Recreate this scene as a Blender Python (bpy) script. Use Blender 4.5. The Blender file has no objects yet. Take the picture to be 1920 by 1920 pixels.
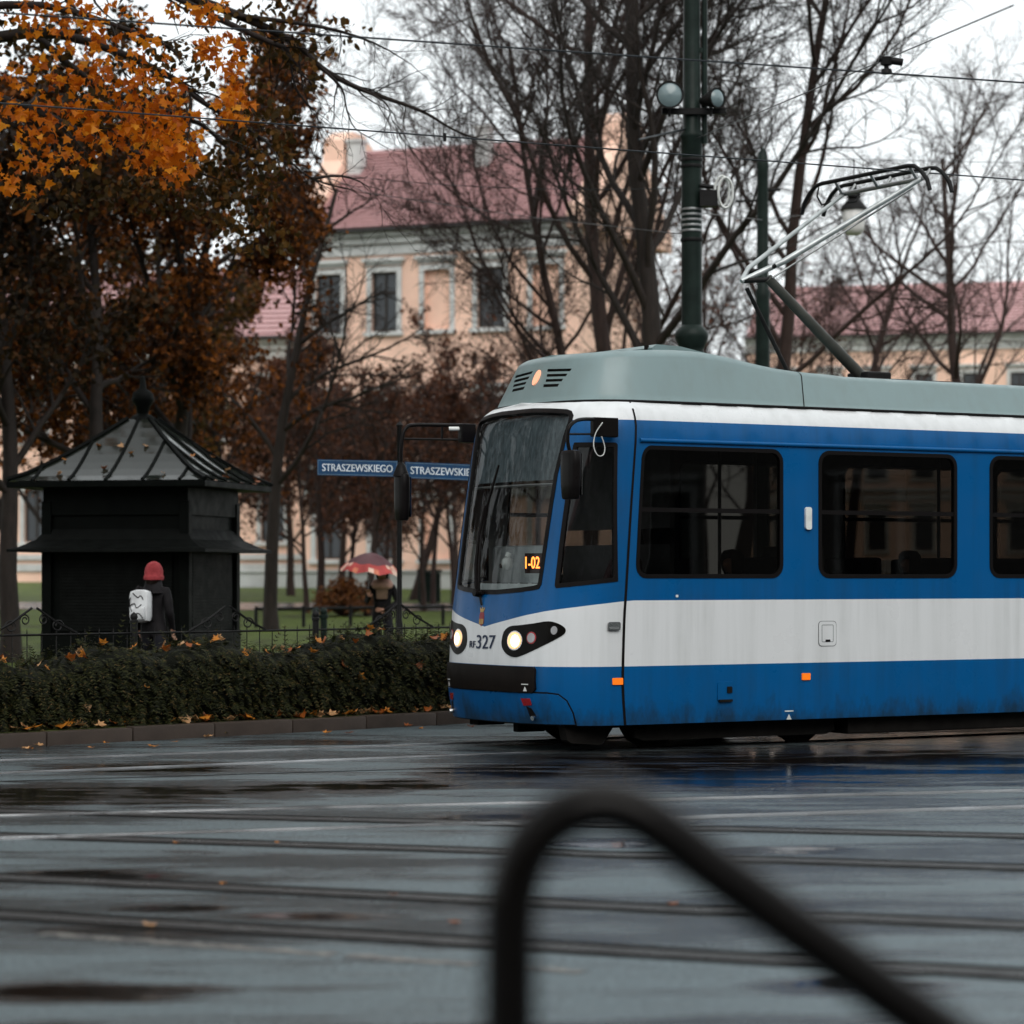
import bpy, bmesh, math, random
from mathutils import Vector, Matrix
from mathutils.geometry import delaunay_2d_cdt

R = math.radians
SC = bpy.context.scene
COL = SC.collection

# ------------------------------------------------------------------ camera, sky, sun, exposure
F = 5000.0          # focal length in pixels of the 1920 px frame
HY = 1080.0         # horizon row
CH = 1.60           # eye height
cam = bpy.data.cameras.new('camera')
cam.sensor_width = 36.0
cam.lens = 36.0 * F / 1920.0
cam.shift_y = (HY - 960.0) / 1920.0
cam.clip_start = 0.05
cam.clip_end = 3000.0
cam.dof.use_dof = True
cam.dof.focus_distance = 24.6
cam.dof.aperture_fstop = 1.7
cam.dof.aperture_blades = 9
camo = bpy.data.objects.new('camera', cam)
camo.location = (0, 0, CH)
camo.rotation_euler = (R(90), 0, 0)
COL.objects.link(camo)
SC.camera = camo

SUN_EL, SUN_AZ = R(44), R(170)      # azimuth clockwise from +Y
W = bpy.data.worlds.new('World'); SC.world = W; W.use_nodes = True
wn = W.node_tree; wn.nodes.clear()
sky = wn.nodes.new('ShaderNodeTexSky'); sky.sky_type = 'NISHITA'; sky.sun_disc = False
sky.sun_elevation = SUN_EL; sky.sun_rotation = SUN_AZ
sky.air_density = 1.0; sky.dust_density = 4.0
ovc = wn.nodes.new('ShaderNodeMix'); ovc.data_type = 'RGBA'
ovc.inputs[0].default_value = 0.93          # a closed cloud layer hides nearly all of the blue
ovc.inputs[7].default_value = (9.3, 9.75, 9.9, 1)
bg = wn.nodes.new('ShaderNodeBackground'); bg.inputs[1].default_value = 0.10
wo = wn.nodes.new('ShaderNodeOutputWorld')
wn.links.new(sky.outputs[0], ovc.inputs[6]); wn.links.new(ovc.outputs[2], bg.inputs[0]); wn.links.new(bg.outputs[0], wo.inputs[0])

sl = bpy.data.lights.new('sun', 'SUN'); sl.energy = 1.3; sl.angle = R(45); sl.color = (1.0, 0.96, 0.92)
so = bpy.data.objects.new('sun', sl); COL.objects.link(so)
sd = Vector((math.sin(SUN_AZ) * math.cos(SUN_EL), math.cos(SUN_AZ) * math.cos(SUN_EL), math.sin(SUN_EL)))
so.rotation_euler = (-sd).to_track_quat('-Z', 'Y').to_euler()
so.location = sd * 60
SC.view_settings.view_transform = 'Standard'
SC.view_settings.look = 'None'
SC.view_settings.exposure = 0.28
SC.view_settings.gamma = 1.0
SC.render.engine = 'CYCLES'
SC.cycles.use_denoising = True
SC.cycles.max_bounces = 5
SC.cycles.diffuse_bounces = 2
SC.cycles.glossy_bounces = 3
SC.cycles.use_adaptive_sampling = True
SC.cycles.adaptive_threshold = 0.025
SC.cycles.transparent_max_bounces = 12
SC.cycles.sample_clamp_indirect = 6.0
SC.cycles.caustics_reflective = False
SC.cycles.caustics_refractive = False

# ------------------------------------------------------------------ helpers
def P(px, py, Y):
    return Vector(((px - 960) / F * Y, Y, CH - (py - HY) / F * Y))
def G(px, py, z=0.0):
    Y = F * (CH - z) / (py - HY)
    return Vector(((px - 960) / F * Y, Y, z))
def tag(o, label=None, cat=None, group=None, kind=None):
    if label: o['label'] = label
    if cat: o['category'] = cat
    if group: o['group'] = group
    if kind: o['kind'] = kind
    return o
def empty(name, loc=(0, 0, 0), rz=0.0, **k):
    o = bpy.data.objects.new(name, None); COL.objects.link(o)
    o.location = loc; o.rotation_euler = (0, 0, rz); o.empty_display_size = 0.2
    return tag(o, **k)
def link(name, me, parent=None):
    o = bpy.data.objects.new(name, me); COL.objects.link(o)
    if parent is not None: o.parent = parent
    return o

class MB:
    def __init__(s):
        s.v = []; s.f = []; s.m = []; s.mi = 0
    def add(s, vs, fs):
        b = len(s.v); s.v.extend([tuple(q) for q in vs])
        for q in fs: s.f.append([i + b for i in q]); s.m.append(s.mi)
    def box(s, c, d, rz=0.0, M=None, ch=0.0):
        x, y, z = d[0] / 2, d[1] / 2, d[2] / 2
        if ch > 0:
            bm = bmesh.new(); bmesh.ops.create_cube(bm, size=1.0)
            bmesh.ops.scale(bm, vec=d, verts=bm.verts)
            bmesh.ops.bevel(bm, geom=bm.edges[:], offset=ch, segments=2, affect='EDGES', profile=0.6)
            bm.verts.index_update()
            vs = [v.co.copy() for v in bm.verts]; fs = [[v.index for v in f.verts] for f in bm.faces]; bm.free()
        else:
            vs = [Vector(q) for q in ((-x,-y,-z),(x,-y,-z),(x,y,-z),(-x,y,-z),(-x,-y,z),(x,-y,z),(x,y,z),(-x,y,z))]
            fs = [(0,3,2,1),(4,5,6,7),(0,1,5,4),(1,2,6,5),(2,3,7,6),(3,0,4,7)]
        T = Matrix.Translation(Vector(c)) @ Matrix.Rotation(rz, 4, 'Z')
        if M is not None: T = M @ T
        s.add([T @ v for v in vs], fs)
    def tube(s, pts, r, n=8, cap=True):
        pts = [Vector(p) for p in pts]; k = len(pts)
        if not isinstance(r, (list, tuple)): r = [r] * k
        d0 = (pts[1] - pts[0]).normalized()
        ref = Vector((0, 0, 1)) if abs(d0.z) < 0.8 else Vector((1, 0, 0))
        a = d0.cross(ref).normalized(); b = len(s.v)
        for i, p in enumerate(pts):
            if i == 0: d = pts[1] - pts[0]
            elif i == k - 1: d = pts[-1] - pts[-2]
            else: d = (pts[i+1] - pts[i]).normalized() + (pts[i] - pts[i-1]).normalized()
            if d.length < 1e-9: d = d0
            d = d.normalized(); a = a - d * a.dot(d)
            if a.length < 1e-6: a = d.orthogonal()
            a.normalize(); c = d.cross(a)
            for j in range(n):
                t = 2 * math.pi * j / n
                q = p + (a * math.cos(t) + c * math.sin(t)) * r[i]
                s.v.append((q.x, q.y, q.z))
        for i in range(k - 1):
            for j in range(n):
                s.f.append([b+i*n+j, b+i*n+(j+1)%n, b+(i+1)*n+(j+1)%n, b+(i+1)*n+j]); s.m.append(s.mi)
        if cap and n > 2:
            s.f.append([b + j for j in range(n)][::-1]); s.m.append(s.mi)
            s.f.append([b + (k-1)*n + j for j in range(n)]); s.m.append(s.mi)
    def twig(s, pts, rad, n):       # cheap tube with a fixed frame
        d0 = pts[1] - pts[0]
        a = d0.orthogonal().normalized(); c = d0.cross(a).normalized(); b = len(s.v); k = len(pts)
        cs = [(math.cos(6.2832 * j / n), math.sin(6.2832 * j / n)) for j in range(n)]
        for p, r in zip(pts, rad):
            for (x, y) in cs:
                s.v.append((p.x + (a.x*x + c.x*y)*r, p.y + (a.y*x + c.y*y)*r, p.z + (a.z*x + c.z*y)*r))
        for i in range(k - 1):
            for j in range(n):
                s.f.append((b+i*n+j, b+i*n+(j+1)%n, b+(i+1)*n+(j+1)%n, b+(i+1)*n+j)); s.m.append(s.mi)
    def lathe(s, prof, c=(0, 0, 0), n=24, M=None):
        c = Vector(c); k = len(prof); vs = []
        for (r, z) in prof:
            for j in range(n):
                t = 2 * math.pi * j / n
                q = Vector((r * math.cos(t), r * math.sin(t), z))
                vs.append((M @ q if M is not None else q) + c)
        fs = [(i*n+j, i*n+(j+1)%n, (i+1)*n+(j+1)%n, (i+1)*n+j) for i in range(k-1) for j in range(n)]
        fs.append(list(range(n))[::-1]); fs.append([(k-1)*n+j for j in range(n)])
        s.add(vs, fs)
    def prism(s, poly, d):          # poly: 3D points in a plane, d: extrusion vector
        n = len(poly); d = Vector(d); poly = [Vector(p) for p in poly]
        vs = poly + [p + d for p in poly]
        fs = [list(range(n))[::-1], list(range(n, 2*n))] + [(i, (i+1)%n, n+(i+1)%n, n+i) for i in range(n)]
        s.add(vs, fs)
    def build(s, name, mats, parent=None, smooth=None, fix=True):
        me = bpy.data.meshes.new(name); me.from_pydata(s.v, [], s.f)
        if not isinstance(mats, (list, tuple)): mats = [mats]
        for m in mats: me.materials.append(m)
        if len(mats) > 1: me.polygons.foreach_set('material_index', s.m)
        if fix:
            bm = bmesh.new(); bm.from_mesh(me); bmesh.ops.recalc_face_normals(bm, faces=bm.faces); bm.to_mesh(me); bm.free()
        if smooth is not None:
            me.polygons.foreach_set('use_smooth', [True] * len(me.polygons))
            me.set_sharp_from_angle(angle=R(smooth))
        me.update()
        return link(name, me, parent)

# ------------------------------------------------------------------ materials
class NT:
    def __init__(s, name):
        s.m = bpy.data.materials.new(name); s.m.use_nodes = True; s.t = s.m.node_tree
        s.b = s.t.nodes['Principled BSDF']; s.out = s.t.nodes['Material Output']
    def n(s, typ, **k):
        q = s.t.nodes.new(typ)
        for a, b in k.items(): setattr(q, a, b)
        return q
    def l(s, a, b): s.t.links.new(a, b)
    def coord(s, which='Object', scale=(1, 1, 1), rot=(0, 0, 0)):
        c = s.n('ShaderNodeTexCoord'); m = s.n('ShaderNodeMapping'); m.inputs['Scale'].default_value = scale
        m.inputs['Rotation'].default_value = rot
        s.l(c.outputs[which], m.inputs['Vector']); return m.outputs[0]
    def noise(s, scale, vec=None, detail=4, rough=0.55, dist=0.0):
        q = s.n('ShaderNodeTexNoise'); q.inputs['Scale'].default_value = scale; q.inputs['Detail'].default_value = detail
        q.inputs['Roughness'].default_value = rough; q.inputs['Distortion'].default_value = dist
        if vec is not None: s.l(vec, q.inputs['Vector'])
        return q.outputs[0]
    def ramp(s, fac, stops):
        q = s.n('ShaderNodeValToRGB'); e = q.color_ramp.elements
        while len(e) < len(stops): e.new(0.5)
        for i, (p, c) in enumerate(stops):
            e[i].position = p; e[i].color = (c[0], c[1], c[2], 1) if isinstance(c, (tuple, list)) else (c, c, c, 1)
        s.l(fac, q.inputs[0]); return q.outputs[0]
    def mix(s, fac, a, b):
        q = s.n('ShaderNodeMix'); q.data_type = 'RGBA'
        for i, x in ((0, fac), (6, a), (7, b)):
            if isinstance(x, (int, float)): q.inputs[i].default_value = x
            elif isinstance(x, tuple): q.inputs[i].default_value = (x[0], x[1], x[2], 1)
            else: s.l(x, q.inputs[i])
        return q.outputs[2]
    def math(s, op, a, b=None, clamp=False):
        q = s.n('ShaderNodeMath'); q.operation = op; q.use_clamp = clamp
        for i, x in ((0, a), (1, b)):
            if x is None: continue
            if isinstance(x, (int, float)): q.inputs[i].default_value = x
            else: s.l(x, q.inputs[i])
        return q.outputs[0]
    def bump(s, h, strength=0.3, dist=0.01):
        q = s.n('ShaderNodeBump'); q.inputs['Strength'].default_value = strength; q.inputs['Distance'].default_value = dist
        s.l(h, q.inputs['Height']); s.l(q.outputs[0], s.b.inputs['Normal'])
    def set(s, col=None, rough=None, metal=None, spec=None, coat=None):
        for nm, v in (('Base Color', col), ('Roughness', rough), ('Metallic', metal), ('Specular IOR Level', spec), ('Coat Weight', coat)):
            if v is None: continue
            if isinstance(v, (int, float)): s.b.inputs[nm].default_value = v
            elif isinstance(v, tuple): s.b.inputs[nm].default_value = (v[0], v[1], v[2], 1)
            else: s.l(v, s.b.inputs[nm])
        return s

def plain(name, col, rough=0.5, metal=0.0, var=0.25, scale=6.0, bump=0.0, spec=None):
    if spec is None: spec = 0.10 if max(col) < 0.03 else 0.22 if max(col) < 0.06 else 0.5
    t = NT(name); nz = t.noise(scale, t.coord())
    lo = tuple(c * (1 - var) for c in col); hi = tuple(min(1, c * (1 + var)) for c in col)
    t.set(t.ramp(nz, [(0.3, lo), (0.7, hi)]), t.ramp(nz, [(0.3, min(1, rough * 1.15)), (0.7, rough * 0.85)]), metal, spec)
    if bump: t.bump(t.noise(scale * 8, t.coord()), bump, 0.01)
    return t.m
def paint(name, col, rough=0.28, dirt=(0.10, 0.095, 0.085), amt=0.35, spec=0.45, coat=0.15, dark_tone=1.0):
    t = NT(name)
    streak = t.noise(1.0, t.coord(scale=(7, 7, 0.35)), 5, 0.6)
    blot = t.noise(2.2, t.coord(), 5, 0.6)
    d = t.math('MULTIPLY', t.ramp(streak, [(0.42, 0.0), (0.75, 1.0)]), t.ramp(blot, [(0.3, 0.25), (0.75, 1.0)]))
    d = t.math('MULTIPLY', d, amt)
    sx = t.n('ShaderNodeSeparateXYZ'); t.l(t.coord(), sx.inputs[0])      # darker towards the bottom, up to about half a metre, ragged
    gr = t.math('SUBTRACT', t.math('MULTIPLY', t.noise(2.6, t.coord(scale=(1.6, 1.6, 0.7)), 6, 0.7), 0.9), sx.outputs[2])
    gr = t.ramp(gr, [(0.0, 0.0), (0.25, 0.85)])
    d = t.math('MAXIMUM', d, t.math('MULTIPLY', gr, dark_tone))
    t.set(t.mix(d, col, dirt), t.ramp(blot, [(0.3, rough * 0.8), (0.7, rough * 1.5)]), 0, spec, coat)
    t.b.inputs['Coat Roughness'].default_value = 0.12
    t.bump(t.noise(0.9, t.coord(), 2), 0.05, 0.03)
    return t.m
def glass(name, tint, refl=1.0, dirty=0.0, ior=1.5):
    t = NT(name); t.t.nodes.remove(t.b)
    tr = t.n('ShaderNodeBsdfTransparent'); tr.inputs[0].default_value = (*tint, 1)
    gl = t.n('ShaderNodeBsdfGlossy'); gl.inputs['Roughness'].default_value = 0.02
    fr = t.n('ShaderNodeFresnel'); fr.inputs[0].default_value = ior
    mx = t.n('ShaderNodeMixShader'); t.l(t.math('MULTIPLY', fr.outputs[0], refl), mx.inputs[0])
    t.l(tr.outputs[0], mx.inputs[1]); t.l(gl.outputs[0], mx.inputs[2]); o = mx.outputs[0]
    if dirty > 0:
        df = t.n('ShaderNodeBsdfDiffuse'); df.inputs[0].default_value = (0.45, 0.48, 0.5, 1)
        m2 = t.n('ShaderNodeMixShader')
        a = t.ramp(t.noise(60, t.coord(scale=(1, 1, 0.5)), 3), [(0.52, 0.0), (0.66, 1.0)])
        b = t.ramp(t.noise(1.5, t.coord(), 3), [(0.4, 0.0), (0.7, 1.0)])
        t.l(t.math('MULTIPLY', t.math('MULTIPLY', a, b), dirty), m2.inputs[0])
        t.l(o, m2.inputs[1]); t.l(df.outputs[0], m2.inputs[2]); o = m2.outputs[0]
    t.l(o, t.out.inputs[0]); return t.m
def emit(name, col, strength):
    t = NT(name); t.set(col, 0.3); t.b.inputs['Emission Color'].default_value = (*col, 1); t.b.inputs['Emission Strength'].default_value = strength
    return t.m
def leafmat(name, stops, rough=0.5, trans=0.3, spec=0.25):
    t = NT(name); g = t.n('ShaderNodeNewGeometry')
    c = t.ramp(g.outputs['Random Per Island'], stops)
    t.set(c, rough, 0, spec)
    tl = t.n('ShaderNodeBsdfTranslucent'); t.l(c, tl.inputs[0])
    mx = t.n('ShaderNodeMixShader'); mx.inputs[0].default_value = trans
    t.l(t.b.outputs[0], mx.inputs[1]); t.l(tl.outputs[0], mx.inputs[2]); t.l(mx.outputs[0], t.out.inputs[0])
    return t.m
def bark(name, col):
    t = NT(name); nz = t.noise(3.0, t.coord(scale=(4, 4, 0.8)), 6, 0.65)
    t.set(t.ramp(nz, [(0.3, tuple(c * 0.55 for c in col)), (0.7, tuple(c * 1.4 for c in col))]), 0.75, 0, 0.3)
    t.bump(nz, 0.6, 0.03); return t.m

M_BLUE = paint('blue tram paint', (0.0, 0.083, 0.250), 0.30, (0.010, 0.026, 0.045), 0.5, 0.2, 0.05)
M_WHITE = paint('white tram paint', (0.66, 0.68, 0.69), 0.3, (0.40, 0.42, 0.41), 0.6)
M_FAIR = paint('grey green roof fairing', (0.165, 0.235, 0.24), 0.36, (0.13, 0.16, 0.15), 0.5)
M_RUBBER = plain('black rubber', (0.006, 0.005, 0.005), 0.45)
M_BLACK = plain('black plastic', (0.006, 0.005, 0.005), 0.32)
M_LAMPBLK = plain('black lamp housing', (0.004, 0.0035, 0.003), 0.3, spec=0.08)
M_BUMPER = plain('black bumper', (0.008, 0.006, 0.005), 0.38, bump=0.05)
M_UNDER = plain('underbody dirt', (0.009, 0.008, 0.007), 0.7, bump=0.2)
M_STEEL = plain('dull steel', (0.28, 0.29, 0.29), 0.4, 0.8)
M_CHROME = plain('chrome', (0.6, 0.6, 0.6), 0.18, 1.0)
M_ALU = plain('pale aluminium tube', (0.42, 0.45, 0.45), 0.35, 0.5)
M_LINING = plain('interior lining', (0.16, 0.155, 0.15), 0.6)
M_DARKIN = plain('dark interior', (0.03, 0.027, 0.025), 0.7)
M_DASH = plain('grey dashboard', (0.46, 0.50, 0.51), 0.5)
M_SEAT = plain('seat fabric', (0.035, 0.03, 0.035), 0.8)
M_GLASS = glass('tinted side glass', (0.17, 0.165, 0.155), 0.6)
M_SCREEN = glass('windscreen glass', (0.82, 0.85, 0.84), 0.5, 0.04)
M_CABGL = glass('cab glass', (0.62, 0.62, 0.61), 0.8, 0.04)
t = NT('sun blind film'); t.t.nodes.remove(t.b); a_ = t.n('ShaderNodeBsdfTransparent'); a_.inputs[0].default_value = (0.30, 0.33, 0.36, 1); b_ = t.n('ShaderNodeBsdfDiffuse'); b_.inputs[0].default_value = (0.22, 0.27, 0.30, 1)
m_ = t.n('ShaderNodeMixShader'); t.l(t.ramp(t.noise(30, t.coord(scale=(1, 1, 0.3)), 4), [(0.35, 0.3), (0.7, 0.6)]), m_.inputs[0]); t.l(a_.outputs[0], m_.inputs[1]); t.l(b_.outputs[0], m_.inputs[2]); t.l(m_.outputs[0], t.out.inputs[0]); M_BLIND = t.m
M_ORANGE = emit('glowing orange reflector', (0.95, 0.20, 0.01), 0.25)  # faint glow put into the reflector, which is no lamp
M_REDREF = plain('red reflector', (0.28, 0.01, 0.015), 0.2)
M_HEAD = emit('headlamp reflector', (1.0, 0.55, 0.26), 0.8)
M_BULB = emit('headlamp bulb', (1.0, 0.84, 0.62), 4.0)
M_HEADDIM = plain('headlamp glass unlit', (0.30, 0.30, 0.31), 0.12)
M_TOPLAMP = emit('roof lamp lens', (0.9, 0.40, 0.24), 0.55)
M_LED = emit('led digits', (1.0, 0.25, 0.04), 3.2)
M_NAVY = plain('navy lettering', (0.008, 0.018, 0.05), 0.35)
M_WHITEP = plain('white plastic', (0.62, 0.64, 0.62), 0.4)
M_POLE = plain('dark green pole paint', (0.012, 0.020, 0.017), 0.38, bump=0.1)
M_IRON = plain('black iron', (0.013, 0.013, 0.013), 0.45)
M_BARK = bark('wet dark bark', (0.022, 0.016, 0.013))
M_BARK2 = bark('wet brown bark', (0.038, 0.022, 0.018))
M_SIGN = plain('street sign blue', (0.004, 0.045, 0.12), 0.35)
M_SIGNW = plain('street sign lettering', (0.62, 0.68, 0.72), 0.45)

# ------------------------------------------------------------------ ground, road, kerb, park
KA = G(250, 1390); KB = G(870, 1357)
kd = (KB - KA).normalized(); kn = Vector((-kd.y, kd.x, 0))       # along the kerb, away from the road
def KP(a, d, z=0.0):          # a metres along the kerb from KA, d metres behind it
    q = KA + kd * a + kn * d; return Vector((q.x, q.y, z))
def kerb_d(x, y): return (Vector((x, y, 0)) - KA).dot(kn)
def terrain(x, y):
    z = 0.13
    if y > 42: z += 1.22 * min(1.0, (y - 42) / 53.0)
    return z

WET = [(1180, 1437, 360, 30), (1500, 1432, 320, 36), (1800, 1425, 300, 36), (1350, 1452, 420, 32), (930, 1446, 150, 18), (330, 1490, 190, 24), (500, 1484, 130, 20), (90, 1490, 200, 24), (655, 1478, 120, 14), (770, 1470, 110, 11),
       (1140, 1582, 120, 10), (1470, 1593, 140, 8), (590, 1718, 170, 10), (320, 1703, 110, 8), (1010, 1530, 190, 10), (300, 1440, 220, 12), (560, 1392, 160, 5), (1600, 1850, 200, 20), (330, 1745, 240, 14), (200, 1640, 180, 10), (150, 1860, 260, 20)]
def road_material():
    t = NT('wet asphalt')
    c = t.coord('Object')
    big = t.noise(1.0, t.coord('Object', scale=(0.22, 0.9, 1), rot=(0, 0, R(-4))), 6, 0.7, 0.5)
    mid = t.noise(4.5, t.coord('Object', scale=(0.22, 1.0, 1)), 4, 0.65)
    sp = t.n('ShaderNodeSeparateXYZ'); t.l(c, sp.inputs[0]); acc = None
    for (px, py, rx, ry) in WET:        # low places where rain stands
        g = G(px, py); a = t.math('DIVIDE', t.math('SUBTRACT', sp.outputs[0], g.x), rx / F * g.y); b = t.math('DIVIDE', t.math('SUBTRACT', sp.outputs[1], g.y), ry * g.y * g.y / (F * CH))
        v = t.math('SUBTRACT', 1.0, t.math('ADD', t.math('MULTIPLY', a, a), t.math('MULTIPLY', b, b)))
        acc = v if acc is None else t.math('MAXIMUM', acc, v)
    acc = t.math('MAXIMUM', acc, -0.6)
    n2 = t.math('ADD', t.math('MULTIPLY', big, 0.55), t.math('MULTIPLY', mid, 0.45))
    stone = t.noise(44, t.coord('Object', scale=(0.9, 1.0, 1)), 3, 0.8)
    w = t.math('ADD', t.math('MULTIPLY', acc, 0.46), t.math('ADD', t.math('MULTIPLY', t.math('SUBTRACT', n2, 0.5), 3.2), t.math('MULTIPLY', t.math('SUBTRACT', stone, 0.5), 0.5)))
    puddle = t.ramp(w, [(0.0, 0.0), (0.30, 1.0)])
    film = t.ramp(t.math('ADD', t.math('ADD', w, 0.50), t.math('MULTIPLY', t.math('SUBTRACT', t.noise(0.35, t.coord('Object', scale=(0.35, 1.5, 1)), 4, 0.65), 0.5), 3.0)), [(0.0, 0.0), (0.5, 1.0)])   # thin film of water
    film = t.math('MAXIMUM', film, puddle)
    grain = t.ramp(stone, [(0.40, 0.10), (0.60, 1.0)])
    gl = t.math('MULTIPLY', grain, t.math('SUBTRACT', 1.0, t.math('MULTIPLY', film, 0.80)))
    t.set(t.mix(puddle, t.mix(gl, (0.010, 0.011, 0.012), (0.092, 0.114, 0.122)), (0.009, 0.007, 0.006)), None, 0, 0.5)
    t.l(t.math('ADD', 1.33, t.math('MULTIPLY', gl, 1.15)), t.b.inputs['IOR'])
    t.l(t.mix(puddle, (0.66, 0.92, 1.0), (1.0, 0.97, 0.95)), t.b.inputs['Specular Tint'])
    t.l(t.math('ADD', 0.05, t.math('ADD', t.math('MULTIPLY', t.math('SUBTRACT', 1.0, puddle), 0.10), t.math('MULTIPLY', t.math('SUBTRACT', 1.0, film), 0.25))), t.b.inputs['Roughness'])
    t.bump(t.math('MULTIPLY', stone, t.math('SUBTRACT', 1.03, puddle)), 0.8, 0.012)
    return t.m
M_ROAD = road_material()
M_KERB = plain('wet kerb stone', (0.055, 0.043, 0.036), 0.4, bump=0.3, scale=3)
M_SOIL = plain('damp soil', (0.03, 0.02, 0.013), 0.8, bump=0.5, scale=2)
t = NT('park lawn'); nz = t.noise(1.2, t.coord(), 6, 0.65)
t.set(t.ramp(nz, [(0.33, (0.030, 0.022, 0.010)), (0.45, (0.06, 0.085, 0.012)), (0.7, (0.11, 0.15, 0.018))]), 0.75, 0, 0.3)
t.bump(t.noise(30, t.coord(), 4), 0.8, 0.05); M_LAWN = t.m
M_PATH = plain('wet park path', (0.11, 0.105, 0.11), 0.25, scale=1.0)

mb = MB(); mb.add([(-900, -300, -0.05), (900, -300, -0.05), (900, 1500, -0.05), (-900, 1500, -0.05)], [(0, 1, 2, 3)])
tag(mb.build('ground', M_SOIL), kind='structure')
mb = MB()
a0, a1 = KP(-60, 0), KP(90, 0)
mb.add([(a0.x, a0.y, 0), (-60, -30, 0), (120, -30, 0), (a1.x, a1.y, 0)], [(0, 1, 2, 3)])
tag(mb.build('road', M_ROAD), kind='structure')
# park terrain, from the back of the kerb to beyond the buildings
mb = MB(); NA, ND = 40, 60
for j in range(ND + 1):
    d = 0.12 + 160.0 * (j / ND) ** 1.6
    for i in range(NA + 1):
        p = KP(-60 + 200 * i / NA, d)
        mb.v.append((p.x, p.y, terrain(p.x, p.y)))
for j in range(ND):
    for i in range(NA):
        b = j * (NA + 1) + i; mb.f.append([b, b + 1, b + NA + 2, b + NA + 1]); mb.m.append(0)
tag(mb.build('park_ground', M_LAWN, smooth=60), kind='structure')
# pavement strip behind the hedge and the park path
mb = MB()
for (d0, d1) in ((1.7, 6.5),):
    q = [KP(-40, d0), KP(40, d0), KP(40, d1), KP(-40, d1)]
    mb.add([(v.x, v.y, 0.136) for v in q], [(0, 1, 2, 3)])
tag(mb.build('pavement', plain('dark pavement', (0.05, 0.045, 0.042), 0.35, bump=0.2, scale=2)), kind='structure')
mb = MB(); n = 24
for i in range(n + 1):
    x = -30 + 60 * i / n
    for y in (67.0 - x * 0.10, 72.5 - x * 0.10): mb.v.append((x, y, terrain(x, y) + 0.02))
for i in range(n): mb.f.append([2*i, 2*i+2, 2*i+3, 2*i+1]); mb.m.append(0)
tag(mb.build('park_path', M_PATH), kind='structure')
# kerb stones
kerb = empty('kerb', KA, kind='structure')
rnd = random.Random(4); mesh_k = None
for i in range(-8, 24):
    if mesh_k is None:
        mb = MB(); mb.box((0, 0, 0), (0.985, 0.16, 0.26), ch=0.018)
        o = mb.build('kerb_stone', M_KERB, kerb, smooth=40); mesh_k = o.data
    else: o = link('kerb_stone', mesh_k, kerb)
    q = KP(0.5 + i, 0.08) - KA
    o.location = (q.x, q.y, 0.005 + rnd.uniform(-0.006, 0.006)); o.rotation_euler = (0, 0, math.atan2(kd.y, kd.x) + rnd.uniform(-.006, .006))

# tram tracks: each rail a steel head, a groove and a check lip set into the road
M_RAIL = plain('wet rail steel', (0.20, 0.205, 0.21), 0.22, 0.9, var=0.9, scale=0.9)
M_RAILD = plain('tarnished rail', (0.10, 0.10, 0.10), 0.3, 0.7)
M_GROOVE = plain('rail groove', (0.004, 0.0035, 0.003), 0.6, spec=0.04)
def track(label, rails, ext=30.0, bright=True):
    root = empty('tram_track', G(960, 1500), label=label, cat='tram track', group='tram rails sunk in the wet road')
    o0 = root.location
    lay = ((('rail_head', 0.0, 0.032, 0.004, M_RAIL), ('rail_groove', -0.06, 0.055, 0.003, M_GROOVE), ('rail_lip', -0.105, 0.035, 0.0045, M_RAIL), ('joint_seal', 0.072, 0.05, 0.0028, M_GROOVE)) if bright else
           (('rail_head', 0.0, 0.04, 0.004, M_RAILD), ('rail_groove', -0.05, 0.045, 0.003, M_GROOVE), ('rail_lip', -0.088, 0.03, 0.0045, M_RAILD), ('joint_seal', 0.085, 0.12, 0.0028, M_GROOVE), ('joint_seal', -0.165, 0.12, 0.0028, M_GROOVE)))
    for (A, B) in rails:
        d = (B - A).normalized(); nn = Vector((-d.y, d.x, 0))
        A2 = A - d * ext; B2 = B + d * ext
        for (nm, off, w, z, m) in lay:
            m2 = MB()
            if nm in ('rail_head', 'rail_lip'):
                n_ = 7; hh_ = (0.009 if bright else 0.004) if nm == 'rail_head' else (0.006 if bright else 0.003)
                for E_ in (A2, B2):
                    for i_ in range(n_):
                        a_ = math.pi * i_ / (n_ - 1); q_ = E_ + nn * (off - w/2*math.cos(a_)) - o0; m2.v.append((q_.x, q_.y, 0.0015 + hh_*math.sin(a_)))
                for i_ in range(n_ - 1): m2.f.append([i_, i_+1, n_+i_+1, n_+i_]); m2.m.append(0)
                m2.build(nm, m, root, smooth=60); continue
            q = [A2 + nn * (off - w/2), B2 + nn * (off - w/2), B2 + nn * (off + w/2), A2 + nn * (off + w/2)]
            vs = [Vector((v.x - o0.x, v.y - o0.y, zz)) for zz in (-0.02, z) for v in q]
            m2.add(vs, [(0,3,2,1),(4,5,6,7),(0,1,5,4),(1,2,6,5),(2,3,7,6),(3,0,4,7)])
            m2.build(nm, m, root)
    return root
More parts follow.
